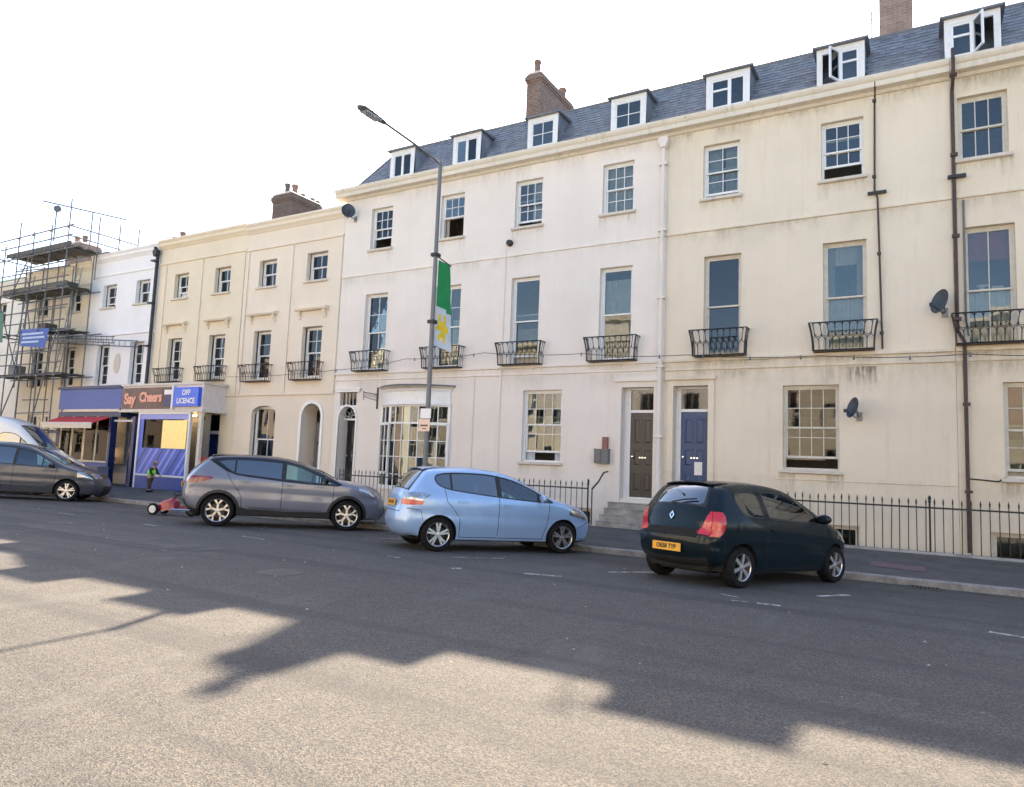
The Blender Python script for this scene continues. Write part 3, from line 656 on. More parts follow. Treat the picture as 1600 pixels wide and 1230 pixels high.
# door, fanlight, architrave and steps
def entrance(h, x0, x1, z0, zt, leaf, mat, wallmat, stepx, surround='white', steps=True):
    b = MB(); s = .15; y = D
    b.prism([(x0-s, z0-.1), (x0-.003, z0-.1), (x0-.003, zt+.003), (x0-s, zt+.003)], y-.05, y+.02, 'y'); b.prism([(x1+.003, z0-.1), (x1+s, z0-.1), (x1+s, zt+.003), (x1+.003, zt+.003)], y-.05, y+.02, 'y')
    b.box(x0-s, x1+s, y-.05, y+.02, zt+.003, zt+s); b.box(x0-s-.04, x1+s+.04, y-.12, y+.02, zt+s, zt+s+.07); b.box(x0-s-.02, x1+s+.02, y-.08, y+.02, zt+s+.07, zt+s+.10)
    b.build('door_surround', M[wallmat], h)
    fr = MB(); yy = y+.24; lx0, lx1, lz1 = leaf
    fr.box(x0+.001, lx0, yy, yy+.08, z0, zt-.001); fr.box(lx1, x1-.001, yy, yy+.08, z0, zt-.001); fr.box(lx0, lx1, yy, yy+.08, lz1, lz1+.07); fr.box(lx0, lx1, yy, yy+.08, zt-.05, zt-.001); fr.box(lx0, lx1, yy, yy+.1, z0, z0+.05)
    f = fr.build('door_frame', surround, h)
    put('fanlight_pane', pane_mesh(lx1-lx0, zt-.05-lz1-.07, 'glassdirty'), f, ((lx0+lx1)/2, yy+.04, (lz1+.07+zt-.05)/2))
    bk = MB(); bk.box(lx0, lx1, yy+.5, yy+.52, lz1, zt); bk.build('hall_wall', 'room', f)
    panel_door(h, lx0+.003, lx1-.003, z0+.05, lz1-.003, yy+.03, mat, SIX)
    if steps:
        a, c = stepx; n = 4; rise = (z0-.1-.06)/n
        for i in range(n):
            st = MB(); ztop = .07+rise*(i+1); y0 = 16.62+i*.27
            st.prism([(y0, ztop-.03), (y0-.02, ztop-.02), (y0-.02, ztop-.004), (y0, ztop), (D+(.2 if i == n-1 else 0), ztop), (D+(.2 if i == n-1 else 0), ztop-rise+.001), (y0, ztop-rise+.001)], a+random.uniform(-.01, .01), c, 'x')
            st.build('step', 'stone', h)
        wl = MB(); wl.box(a-.18, a-.012, 16.64, D, -1.3, .07); wl.box(c+.012, c+.18, 16.64, D, -1.3, .07); wl.box(a-.012, c+.012, 16.64, D, -1.3, .065); wl.build('step_wall', M['sill'], h)
entrance(hA, -6.86, -5.98, .76, 3.68, (-6.70, -6.02, 3.03), 'browndoor', 'A', (-7.12, -5.74))
# arched front door with the traceried fanlight
b = MB(); arch_spandrel(b, -16.93, -16.17, 2.85, 3.24, D+.02, .2, n=14); b.box(-16.93, -16.17, D+.02, D+.05, 3.24, 3.28); b.build('door_arch', 'white', hA)
b = MB(); n = 14
for i in range(n):
    a0, a1 = PI-PI*i/n, PI-PI*(i+1)/n
    for r0, r1, yy0, yy1 in ((.38, .44, D-.03, D+.02),):
        P = lambda r, a, q: (-16.55+r*math.cos(a), q, 2.85+r*math.sin(a)*1.03)
        b.add([P(r0, a0, yy0), P(r1, a0, yy0), P(r1, a1, yy0), P(r0, a1, yy0), P(r0, a0, yy1), P(r1, a0, yy1), P(r1, a1, yy1), P(r0, a1, yy1)], [(0,1,2,3),(1,5,6,2),(0,3,7,4)])
b.box(-16.99, -16.93, D-.03, D+.02, .5, 2.85); b.box(-16.17, -16.11, D-.03, D+.02, .5, 2.85)
b.box(-17.05, -16.05, D-.06, D+.02, 3.72, 3.80); b.box(-17.1, -16.0, D-.09, D+.02, 3.80, 3.86)
b.build('door_surround', 'white', hA)
b = MB()
for i in range(7):
    a = PI*(i+.5)/7; b.tube([(-16.55+.1*math.cos(a), D+.3, 2.87+.1*math.sin(a)), (-16.55+.36*math.cos(a), D+.3, 2.87+.36*math.sin(a))], .009, 4)
for r in (.1, .24): b.tube([(-16.55+r*math.cos(PI*k/12), D+.3, 2.87+r*math.sin(PI*k/12)) for k in range(13)], .009, 4)
b.box(-16.93, -16.17, D+.27, D+.33, 2.8, 2.86)
for i in range(5): b.box(-16.86+i*.155, -16.848+i*.155, D+.05, D+.07, 3.28, 3.7)
f = b.build('fanlight', 'white', hA); put('pane', pane_mesh(.76, .42, 'glassdirty'), f, (-16.55, D+.34, 3.05)); put('pane', pane_mesh(.76, .44, 'glassdirty'), f, (-16.55, D+.1, 3.5))
panel_door(hA, -16.90, -16.2, .55, 2.8, D+.42, 'blackgloss', SIX)
st = MB()
for i in range(3): st.box(-17.0, -16.08, 16.64+.3*i, D+.1, .065 if i == 0 else .07+.14*i+.001, .07+.14*(i+1))
st.build('step', 'stone', hA)
# curved shop window
def bow(u, ext=0.): # u in -1..1 along the chord
    return Vector((-13.71+u*(1.32+ext*.6), D-.05-(.42+ext)*(1-u*u), 0))
bowp = empty('bow_window', (-13.7, D, .62), parent=hA)
def bow_slab(z0, z1, e0, e1, mat, name, inner=0.):
    b = MB(); n = 20; A = [bow(-1+2*i/n, e0) for i in range(n+1)]; B = [bow(-1+2*i/n, e1) for i in range(n+1)]
    V = [(p.x, p.y, z0) for p in A]+[(p.x, p.y, z1) for p in B]+[(p.x, D+.02, z0) for p in A]+[(p.x, D+.02, z1) for p in B]; m = n+1
    F = []
    for i in range(n): F += [(i, i+1, m+i+1, m+i), (m+i, m+i+1, 3*m+i+1, 3*m+i), (i, 2*m+i, 2*m+i+1, i+1)]
    F += [(0, m, 3*m, 2*m), (n, 2*m+n, 3*m+n, m+n)]
    b.add(V, F); return b.build(name, M[mat] if isinstance(mat, str) else mat, bowp)
bow_slab(3.74, 3.80, .10, .26, 'cornice', 'bow_cornice'); bow_slab(3.80, 3.85, .26, .28, 'lead', 'bow_flashing'); bow_slab(3.66, 3.74, .06, .10, 'white', 'bow_moulding')
bow_slab(3.32, 3.66, .02, .02, 'white', 'fascia'); bow_slab(3.24, 3.32, .10, .08, 'white', 'bow_moulding'); bow_slab(.10, .62, .0, .0, 'A', 'stall_riser'); bow_slab(.62, .70, .07, .05, 'white', 'sill')
NC = 9; zrows = [.72, 1.10, 1.64, 2.14, 2.68, 3.22]
b = MB()
for i in range(NC+1):
    p = bow(-1+2*i/NC); w = .045 if i in (0, 2, 7, NC) else .014; b.box(p.x-w, p.x+w, p.y-.005, p.y+.04, .70, 3.24)
for j, z in enumerate(zrows):
    for i in range(NC):
        p, q = bow(-1+2*i/NC), bow(-1+2*(i+1)/NC); w = .03 if j in (0, 4, 5) else .012
        dr = (q-p).normalized(); M3 = Matrix(((dr.x, -dr.y, 0), (dr.y, dr.x, 0), (0, 0, 1)))
        b.obox(((p.x+q.x)/2, (p.y+q.y)/2+.018, z), ((q-p).length/2, .014, w), M3)
b.build('glazing_bars', 'white', bowp)
for (c0, c1, z0, z1) in ((0, 2, 1.12, 2.66), (7, 9, 1.12, 2.66)):
    b = MB(); p, q = bow(-1+2*c0/NC), bow(-1+2*c1/NC); p.y -= .03; q.y -= .03; dr = (q-p).normalized(); L = (q-p).length; M3 = Matrix(((dr.x, -dr.y, 0), (dr.y, dr.x, 0), (0, 0, 1)))
    mid = (p+q)/2
    b.obox((mid.x, mid.y, z0), (L/2, .02, .04), M3); b.obox((mid.x, mid.y, z1), (L/2, .02, .04), M3)
    for e in (p, q): b.obox((e.x, e.y, (z0+z1)/2), (.035, .02, (z1-z0)/2), M3)
    b.build('opening_light', 'white', bowp)
for i in range(NC):
    p, q = bow(-1+2*i/NC), bow(-1+2*(i+1)/NC); a = math.atan2((q-p).y, (q-p).x)
    for j in range(5):
        put('pane', pane_mesh((q-p).length-.02, zrows[j+1]-zrows[j]-.02, 'glass'), bowp, ((p.x+q.x)/2, (p.y+q.y)/2+.02, (zrows[j]+zrows[j+1])/2), (R(random.gauss(0, .8)), 0, a+R(random.gauss(0, .8))))
b = MB()
for i in range(5): b.box(-14.9+i*.5, -14.6+i*.5, D+.1, D+.3, .9+.1*(i % 2), 1.5+.25*random.random(), i % 2)
b.box(-13.2, -12.95, D+.15, D+.3, 1.3, 2.3, 1); b.box(-15.0, -12.4, D+1.2, D+1.25, .6, 3.3, 2); b.box(-14.7, -14.5, D+.1, D+.2, 2.3, 2.9, 1); b.box(-15.0, -12.4, D+.05, D+.6, .66, .70, 1)
b.build('display_goods', ['goods', 'cream', 'room'], bowp)
curtain(bowp, -14.3, -13.9, 1.1, 3.2, D+.12, 'net')
curtain(bowp, -13.45, -13.2, 1.0, 3.0, D+.12, simple('olive_cloth', (.36, .34, .14), .9))
# thin cement joints / pipes on the left tall house
pipe(hA, [(-5.80, 17.46, 10.2), (-5.80, 17.46, .75)], .055, M['A'], hopper=(-5.80, 17.46, 10.2))
pipe(hA, [(-11.55, 17.585, 4.08), (-11.55, 17.585, .1)], .012, 'A', False, 'cable_conduit'); pipe(hA, [(-10.62, 17.58, 7.9), (-10.62, 17.58, .1)], .012, 'A', False, 'cable_conduit')
b = MB(); b.lathe([(0, -.12), (.085, -.12), (.10, -.06), (.10, 0), (.05, .02)], (-10.5, D, 8.07), 12, 'y'); b.build('vent_cowl', 'blackplast', hA)
mb_ = MB(); mb_.box(-7.36, -7.21, D-.09, D-.002, 2.04, 2.36); tag(mb_.build('meter_box', simple('red_brown_box', (.23, .09, .08), .5), label='small red-brown meter box on the wall left of the dark front door', cat='meter box', origin=(-7.3, D, 2.04)))
b = MB(); b.box(-7.55, -7.16, D-.17, D-.002, 1.66, 2.02); b.box(-7.53, -7.36, D-.19, D-.17, 1.68, 2.0); b.box(-7.57, -7.14, D-.19, D-.002, 2.02, 2.04)
b.build('letter_box', 'plast_grey', label='dark grey box hung on the wall under the red-brown box beside the railing end', cat='wall box', origin=(-7.35, D, 1.66))
# ---- middle tall house
hB = tall_house('terraced_house', -5.718, .66, 'B', 'cream four-storey stuccoed house with the blue front door, between the white and the black downpipes',
    [(-4.78, -3.86, dict(cols=2, openf=.12, cur=[('net', .03, .47, 0, 1), ('net', .55, .97, 0, 1)])), (-1.97, -1.06, dict(openf=.45))],
    [(-4.73, -3.81, dict(cols=1, rt=1, rb=1, mat='offwhite', cur=('tanblind', .15, .9, 0, .28), gmat='glassdirty')), (-1.94, -1.02, dict(cols=1, rt=1, rb=1, mat='offwhite', gmat='glass', cur=[('net', 0, .22, .5, 1), ('teal', .22, .78, .5, .82), ('net', .78, 1, .5, 1), ('net', .22, .78, .82, 1), ('net', 0, 1, 0, .5)]))],
    [(-2.83, -1.61, 1.68, 3.65, dict(cols=4, rt=2, rb=2, openf=.24, split=.5, mat='offwhite', cur=[('redblind', 0, 1, .82, 1), ('tanblind', .0, .75, .1, .5)], gmat='glassdirty'))],
    [(-1.95, -1.22, .47)],
    door=(-5.46, -4.58, .8, 3.69), dormers=[(-4.24, 1.12, 'upvc'), (-1.56, 1.06, 'open_left')])
for xc in (-4.28, -1.49): balconet(hB, xc-.02, 1.26, 4.42, 5.05)
band(hB, -5.71, .64, 7.655, 7.71, .04, 'B'); band(hB, -5.71, .64, 4.08, 4.12, .035, 'B'); band(hB, -5.71, .64, 4.30, 4.385, .055, 'B'); band(hB, -3.0, .64, 1.44, 1.46, .02, 'B')
entrance(hB, -5.46, -4.58, .8, 3.69, (-5.34, -4.64, 3.05), 'bluedoor', 'B', (-5.70, -4.40))
nb = MB(); nb.box(-4.98, -4.78, D+.245, D+.255, 1.45, 1.78); nb.build('door_notice', 'white', hB)
chimney(hB, -.80, -.03, 20., 21.6, 11.5, 15.6, 'brickpale', [(-.6, 20.3, .5, .13, 'terra'), (-.25, 20.9, .5, .13, 'terra')])
pipe(hB, [(-.80, 17.36, 10.75), (-.80, 17.36, 10.3), (-.82, 17.54, 10.1), (-.84, 17.54, 8.1), (-.78, 17.54, 7.9), (-.72, 17.54, 4.42)], .021, 'rustiron')
b = MB(); b.box(-.98, -.60, 17.5, 17.58, 8.0, 8.06); b.build('pipe_bracket', 'iron', hB)
# ---- right tall house (runs out of the frame)
hC = tall_house('terraced_house', .662, 9.6, 'C', 'cream four-storey stuccoed house at the right edge with the red blind on its first floor',
    [(.79, 1.70, dict(rt=1, rb=1, mat='offwhite', cur=None)), (3.6, 4.5, dict(cur=net)), (6.4, 7.3, dict())],
    [(.84, 1.76, dict(cols=2, rt=1, rb=1, mat='offwhite', split=.47, cur=[('redblind', 0, 1, .74, 1), ('net', 0, 1, 0, .46)])), (3.65, 4.55, dict(cur=net)), (6.45, 7.35, dict())],
    [(1.47, 2.69, 1.66, 3.63, dict(cols=4, mat='offwhite', cur=[('redblind', 0, 1, .55, 1), ('tanblind', 0, 1, 0, .4)], openf=.1)), (5.0, 6.2, 1.66, 3.63, dict(cols=4))],
    [(1.21, 2.4, .55), (5.0, 6., .5)], dormers=[(1.12, 1.06, 'open_right'), (4.0, 1.06, 'pair'), (6.9, 1.06, 'pair')])
b = MB()
for k, (x, z) in enumerate(((1.1, 5.75), (1.36, 5.7))): b.box(x, x+.2, D+.32, D+.42, z, z+.04, 0); b.box(x+.04+.08*k, x+.12+.06*k, D+.33, D+.4, z-.35, z, 0)
b.build('window_ornaments', 'pvc', hC)
for xc in (1.30, 4.1, 6.9): balconet(hC, xc, 1.26, 4.44, 5.07)
band(hC, .67, 9.6, 7.655, 7.71, .04, 'C'); band(hC, .67, 9.6, 4.08, 4.12, .035, 'C'); band(hC, .67, 9.6, 4.30, 4.385, .055, 'C')
pipe(hC, [(.72, 17.30, 10.95), (.72, 17.22, 10.7), (.72, 17.26, 10.35), (.70, 17.53, 10.1), (.70, 17.53, 4.75), (.82, 17.53, 4.5), (.82, 17.53, .1)], .036, 'rustiron', hopper=None)
pipe(hC, [(.58+.14+.14, 17.56, 7.6), (.86, 17.56, 4.95), (.90, 17.56, 4.62)], .022, 'plast_grey', False, 'cable_conduit')
b = MB(); b.prism([(.58, 8.1), (.92, 8.1), (.92, 8.16), (.58, 8.16)], 17.45, 17.56, 'y'); b.build('pipe_bracket', 'iron', hC)
pipe(hC, [(.82, 17.585, 1.62), (1.35, 17.585, 1.58), (1.47, 17.585, 1.66)], .014, 'iron', False, 'cable')
# ================================================================== lower terrace on the left
def low_house(name, x0, x1, mat, label, tops, firsts, zt=10.15, extra=(), doorh=None, tz=(7.74, 8.76), fz=(4.27, 6.08)):
    holes = [(a, b, tz[0], tz[1]) for a, b, *_ in tops]+[(a, b, fz[0], fz[1]) for a, b, *_ in firsts]+list(extra)
    h, b = house_shell(name, x0, x1-.004, -.6, zt, holes, mat, label, yb=26)
    b.build('wall', M[mat], h); HM[h.name] = mat
    cv = lambda: random.choice([('net', 0, 1, 0, 1), ('net', 0, 1, 0, .5), [('net', 0, .25, 0, 1), ('net', .75, 1, 0, 1)], ('tanblind', 0, 1, .6, 1)])
    for a, c, kw in tops: window(h, a, c, tz[0], tz[1], rev=.2, **{**dict(cols=2, rt=1, rb=1, cur=cv()), **kw})
    for a, c, kw in firsts: window(h, a, c, fz[0], fz[1], rev=.22, **{**dict(cols=2, rt=2, rb=2, sill=False, cur=cv()), **kw})
    b = MB(); b.box(x0+.01, x1-.014, D+.3, D+7, zt, zt+.02); b.build('roof', 'lead', h)
    pr = [(D+.3, zt-.35), (D-.03, zt-.35), (D-.06, zt-.3), (D-.14, zt-.22), (D-.14, zt-.12), (D-.2, zt-.05), (D-.2, zt+.02), (D+.3, zt+.03)]
    b = MB(); b.prism(pr, x0, x1-.004, 'x'); b.build('parapet_cornice', M[mat], h)
    band(h, x0, x1-.004, zt-1.02, zt-.94, .05, mat)
    return h
def hood(h, xc, w, z):
    b = MB(); b.prism([(D+.01, z), (D-.16, z), (D-.2, z+.05), (D-.2, z+.09), (D+.01, z+.15)], xc-w/2, xc+w/2, 'x')
    hd = b.build('window_hood', M[HM[h.name]], h)
    for s in (-1, 1):
        q = MB(); xx = xc+s*(w/2-.14); q.prism([(D+.005, z-.28), (D-.04, z-.28), (D-.06, z-.18), (D-.13, z-.08), (D-.13, z-.002), (D+.005, z-.002)], xx-.055, xx+.055, 'x'); q.build('bracket', M[HM[h.name]], hd)
def pilaster(h, x0, x1, z0, z1, mat): b = MB(); b.box(x0, x1, D-.045, D+.02, z0, z1); b.build('pilaster', M[mat], h)
hCb = low_house('terraced_house', -22.168, -17.204, 'Cb', 'pale peach three-storey house with two arched openings, against the tall off-white house',
    [(-21.41, -20.49, {}), (-18.93, -17.93, {})], [(-21.44, -20.52, dict(cols=1, rt=2, rb=1, openf=.0, cur=('net', .1, .9, 0, .45))), (-18.92, -17.97, dict(cur=net, rb=1))],
    zt=10.2, extra=[(-21.25, -20.0, .9, 3.30), (-18.66, -17.74, .2, 3.36, .7)])
b = MB(); arch_spandrel(b, -21.25, -20.0, 3.02, 3.30, D-.002, .2); b.build('window_arch', M['Cb'], hCb)
window(hCb, -21.25, -20.0, .9, 3.28, rev=.22, cols=2, rt=1, rb=1, cur=('net', 0, 1, 0, 1), sill=True)
b = MB(); arch_spandrel(b, -18.66, -17.74, 2.9, 3.36, D-.002, .65, n=14); b.build('door_arch', M['Cb'], hCb)
b = MB(); n = 14
for i in range(n):
    a0, a1 = PI-PI*i/n, PI-PI*(i+1)/n; P = lambda r, a, q: (-18.2+r*math.cos(a), q, 2.9+r*math.sin(a))
    b.add([P(.46, a0, D-.04), P(.57, a0, D-.04), P(.57, a1, D-.04), P(.46, a1, D-.04), P(.46, a0, D), P(.57, a0, D), P(.57, a1, D), P(.46, a1, D)], [(0,1,2,3),(1,5,6,2),(0,3,7,4)])
b.box(-18.77, -18.66, D-.04, D+.01, .2, 2.9); b.box(-17.74, -17.63, D-.04, D+.01, .2, 2.9); b.build('door_surround', 'white', hCb)
panel_door(hCb, -18.62, -17.78, .25, 2.75, D+.64, simple('grey_door', (.20, .19, .185), .45), SIX)
for i in range(1): s_ = MB(); s_.box(-18.9, -17.5, 16.9, D+.6, .0, .24); s_.build('step', 'stone', hCb)
b = MB(); b.box(-18.45, -18.12, D+.59, D+.63, 1.95, 2.06); b.build('door_number_plate', 'blackplast', hCb)
for xc in (-21.0, -18.47): hood(hCb, xc, 1.5, 6.64); balconet(hCb, xc-.05, 1.32, 4.18, 4.78, mat='rustiron')
for a, c in ((-22.15, -21.98), (-19.85, -19.62), (-17.42, -17.22)): pilaster(hCb, a, c, 3.75, 9.15, 'Cb')
band(hCb, -22.16, -17.21, 3.66, 3.74, .06, 'Cb')
chimney(hCb, -23.5+1.36, -22.45+1.36, 18.6, 20.1, 9.8, 11.75, 'brickdark', [])
hCa = low_house('terraced_house', -27.558, -22.172, 'Ca', 'peach three-storey house above the off-licence with hooded first-floor windows',
    [(-26.49, -25.60, dict(openf=.45)), (-23.96, -23.04, {})], [(-26.57, -25.68, dict(openf=.1)), (-24.0, -23.05, dict(openf=.15))], zt=10.25, extra=[(-23.85, -22.98, .05, 3.06, .1)])
for xc in (-26.13, -23.53): hood(hCa, xc, 1.45, 6.6); balconet(hCa, xc-.05, 1.4, 4.28, 4.82)
for a, c in ((-27.3, -27.05), (-24.98, -24.7), (-22.5, -22.2)): pilaster(hCa, a, c, 3.75, 9.2, 'Ca')
band(hCa, -27.55, -22.18, 3.66, 3.74, .06, 'Ca')
b = MB(); b.box(-23.85, -23.77, D+.1, D+.16, .06, 3.05); b.box(-23.06, -22.98, D+.1, D+.16, .06, 3.05); b.box(-23.77, -23.06, D+.1, D+.16, 2.24, 2.36); b.box(-23.77, -23.06, D+.1, D+.16, 2.97, 3.05); dfr = b.build('door_frame', 'white', hCa)
put('pane', pane_mesh(.7, .6, 'glass'), dfr, (-23.41, D+.13, 2.66)); panel_door(hCa, -23.76, -23.07, .08, 2.23, D+.13, 'navy', SIX)
b = MB(); b.box(-24.2, -22.6, D+.4, D+.43, 0, 3.2); b.build('hall_wall', 'goods', dfr)
chimney(hCa, -23.5, -22.46, 20., 21.7, 9.8, 12.25, 'brickdark', [(-23.2, 20.2, .72, .12, 'potgrey'), (-22.8, 20.25, .62, .14, 'terra'), (-22.85, 20.75, .4, .12, 'terra'), (-22.75, 21.2, .36, .11, 'potgrey'), (-22.75, 21.5, .34, .11, 'potgrey')])
hW = low_house('terraced_house', -32.5, -27.562, 'Wh', 'white three-storey house with an oval wall plaque, above the blue shopfront',
    [(-31.58, -30.58, dict(openf=.3)), (-29.13, -28.15, {})], [(-31.62, -30.68, dict(rb=2)), (-29.13, -28.2, dict(rb=2))], zt=10.18)
b = MB(); b.lathe([(0, -.05), (.16, -.05), (.2, -.03), (.26, -.045), (.28, 0)], (0, 0, 0), 24, 'y'); pl = mesh_of(b, 'plaque', 'sill', True); put('oval_plaque', pl, hW, (-30.0, D, 5.2), scale=(.85, 1, 1.6))
band(hW, -30.9, -27.57, 6.42, 6.50, .07, 'Wh')
chimney(hW, -30.4, -29.2, 19.6, 20.6, 9.8, 11.15, 'brickdark', [(-30.2, 19.9, .3, .14, 'potgrey'), (-29.5, 19.8, .42, .13, 'terra')])
pipe(hW, [(-27.64, 17.35, 10.0), (-27.62, 17.48, 9.6), (-27.62, 17.48, 4.0)], .07, 'iron', hopper=(-27.62, 17.42, 9.75))
hY = low_house('terraced_house', -38.2, -32.504, 'Ye', 'weathered yellowish house behind the scaffolding', [(-37.1, -36.1, {}), (-34.3, -33.3, {})], [(-37.1, -36.1, dict(cur=('tanblind', 0, 1, 0, 1))), (-34.35, -33.35, dict(cur=('tanblind', 0, 1, 0, 1)))], zt=9.95, extra=[(-36.8, -35.0, .5, 3.0)])
window(hY, -36.8, -35.0, .5, 3.0, cols=3)
chimney(hY, -36.2, -35.1, 18.2, 19.2, 9.7, 11.4, 'brickpale', [(-35.9, 18.5, .4, .13, 'terra'), (-35.4, 18.6, .4, .13, 'terra')])
hG = low_house('terraced_house', -48., -38.204, 'Gr', 'pale house with a greenish parapet at the left edge beyond the scaffolding', [(-41.1, -40.1, {}), (-44.5, -43.5, {})], [(-41.2, -40.2, {}), (-44.5, -43.5, {})], zt=9.7, extra=[(-42, -40.2, .5, 3.0)])
window(hG, -42, -40.2, .5, 3., cols=3)
b = MB(); b.prism([(D-.24, 9.725), (D-.24, 9.79), (D+.4, 9.95), (D+.4, 9.725)], -48, -38.21, 'x'); b.build('copper_flashing', simple('verdigris', (.30, .42, .34), .7), hG)
# ================================================================== opposite side of the street (behind the camera; lights and is mirrored by this side)
def opposite(x0, x1, zt, col, label, n):
    h = empty('terraced_house', ((x0+x1)/2, -7.2, 0), label, 'house'); y = -7.2
    b = MB(); w = (x1-x0)/n; holes = []
    for i in range(n):
        c = x0+w*(i+.5)
        for z0, z1 in ((.9, 2.9), (4.1, 6.3), (7.3, 8.7)): holes.append((c-.5, c+.5, z0, z1))
    V0 = len(b.v); wall_front(b, x0, x1-.004, 0, zt, 0, holes, -.0001)
    b.v = [(p[0], y-(.15 if False else 0)-p[1], p[2]) for p in b.v]
    b.face([(x0, y, 0), (x0, y-9, 0), (x0, y-9, zt), (x0, y, zt)]); b.face([(x1-.004, y, 0), (x1-.004, y-9, 0), (x1-.004, y-9, zt), (x1-.004, y, zt)]); b.face([(x0, y, zt), (x1-.004, y, zt), (x1-.004, y-9, zt), (x0, y-9, zt)]); b.face([(x0, y-9, 0), (x1-.004, y-9, 0), (x1-.004, y-9, zt), (x0, y-9, zt)])
    b.build('wall', stucco('stucco_opp_%d' % int(x0), col, amt=.2), h)
    for a, c, z0, z1 in holes:
        q = MB(); q.box(a, a+.06, y-.16, y-.1, z0, z1); q.box(c-.06, c, y-.16, y-.1, z0, z1); q.box(a+.06, c-.06, y-.16, y-.1, z1-.06, z1); q.box(a+.06, c-.06, y-.16, y-.1, z0, z0+.06); q.box(a+.06, c-.06, y-.16, y-.1, (z0+z1)/2-.03, (z0+z1)/2+.03); q.box((a+c)/2-.015, (a+c)/2+.015, y-.15, y-.11, z0+.06, z1-.06)
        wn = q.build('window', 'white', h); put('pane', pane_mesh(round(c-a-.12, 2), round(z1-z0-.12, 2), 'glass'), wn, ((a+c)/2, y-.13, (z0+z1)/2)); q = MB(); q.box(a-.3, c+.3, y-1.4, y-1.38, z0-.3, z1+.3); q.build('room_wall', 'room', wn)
    q = MB(); q.box(x0, x1-.004, y, y+.25, zt-.3, zt); q.build('cornice', 'cornice', h)
opposite(-100, -76, 9.6, (.66, .58, .46), 'cream terrace across the street, farthest away', 8); opposite(-76, -52, 10.0, (.55, .44, .34), 'tan terrace across the street, far off', 8); opposite(-52, -38, 9.5, (.70, .56, .44), 'pink-cream terrace across the street, far left', 5); opposite(-38, -22, 10.2, (.74, .66, .5), 'yellow terrace across the street opposite the shops', 6)
opposite(-22, -8, 9.2, (.72, .67, .6), 'pale terrace across the street opposite the curved shop window', 5); opposite(-8, 6, 9.8, (.50, .44, .34), 'buff terrace across the street behind the viewer', 5); opposite(6, 20, 9.0, (.75, .7, .6), 'cream terrace across the street, to the right', 5)
# ================================================================== area railings
BAR = MB(); BAR.tube([(0, 0, 0), (0, 0, .97)], .0095, 6); BAR.lathe([(.0095, .95), (.017, .965), (.013, .985), (.019, 1.0), (.001, 1.08)], n=6); BARM = mesh_of(BAR, 'bar', 'iron')
def railing(x0, x1, label, y=16.7, posts=()):
    r = empty('iron_railing', ((x0+x1)/2, y, .06), label, 'railing')
    b = MB(); b.prism([(y-.11, -1.5), (y-.11, .10), (y-.09, .125), (y+.09, .125), (y+.11, .10), (y+.11, -1.5)], x0-.05, x1+.05, 'x'); b.build('plinth', 'stone', r)
    b = MB(); b.box(x0, x1, y-.008, y+.008, .985, 1.0+.02); b.build('top_rail', 'iron', r)
    n = int((x1-x0)/.155)
    for i in range(n+1): put('bar', BARM, r, (x0+.02+(x1-x0-.04)*i/n, y, .12), (R(random.gauss(0, .6)), R(random.gauss(0, .6)), random.random()), (1, 1, random.uniform(.985, 1.01)))
    for xx in posts:
        q = MB(); q.tube([(xx, y+.03, .1), (xx, y+.03, 1.1)], .018, 8); q.lathe([(.018, 0), (.032, .02), (.02, .05), (.034, .1), (.0, .16)], (xx, y+.03, 1.1), 8); q.build('standard', 'iron', r)
    return r
railing(-15.9, -7.36, 'black spiked railing in front of the off-white house, left of its dark front door', posts=(-7.38, -11.5))
railing(-4.15, 9.5, 'black spiked railing in front of the cream houses on the right', posts=(-4.13, .12))
g = MB(); g.face([(-16.3, 16.8, -1.25), (9.6, 16.8, -1.25), (9.6, D, -1.25), (-16.3, D, -1.25)]); g.build('basement_area_floor', 'flag', kind=STRUCT)
g = MB(); g.box(-27.7, -16.95, 16.6, D+.1, -1.5, .08); g.build('forecourt', 'pave', kind=STRUCT)
g = MB(); g.box(-90, -27.7, 16.6, D+.1, -1.5, .08); g.build('forecourt', 'pave', kind=STRUCT)
hr = MB(); hr.tube([(-7.28, 16.75, 1.0), (-7.22, 17.0, 1.18), (-7.2, 17.3, 1.42), (-7.2, 17.56, 1.45)], .022, 6); hr.tube([(-7.28, 16.75, .1), (-7.28, 16.75, 1.0)], .016, 6)
hr.build('handrail', 'rustiron', hA)
# ================================================================== shopfronts
YF = 16.6
s1 = empty('shopfront', (-30.0, YF, .08), 'navy blue shopfront with a blank blue fascia board', 'shop')
b = MB(); b.box(-32.34, -27.76, YF, D-.003, 3.12, 3.98); b.build('fascia', 'shopblue', s1)
b = MB(); b.box(-32.42, -27.76, YF-.08, D-.003, 3.98, 4.06); b.box(-32.42, -27.76, YF-.03, D-.004, 4.06, 4.1); b.build('fascia_cap', 'navy', s1)
b = MB(); b.box(-31.8, -27.8, YF-.05, YF, 3.02, 3.12); b.build('cream_moulding', 'cream', s1)
b = MB(); b.box(-32.34, -27.76, YF+.02, D-.004, 2.82, 3.02); b.build('fascia_soffit', 'navy', s1)
for a, c in ((-32.34, -32.12), (-28.45, -28.3), (-26.9, -26.72)): q = MB(); q.box(a, c, YF, YF+.25, .08, 2.82 if c < -27 else 2.82); q.box(a-.03, c+.03, YF-.03, YF+.25, .08, .3); q.build('pilaster', 'navy', s1)
b = MB(); b.box(-32.12, -28.45, YF+.03, YF+.2, .08, .95); b.build('stall_riser', 'shopblue', s1)
b = MB(); b.box(-32.12, -28.45, YF-.01, YF+.2, .95, 1.02)
for x in (-32.1, -31.2, -30.3, -29.4, -28.5): b.box(x, x+.05, YF+.02, YF+.08, 1.02, 2.82)
sf = b.build('window_frame', 'cream', s1)
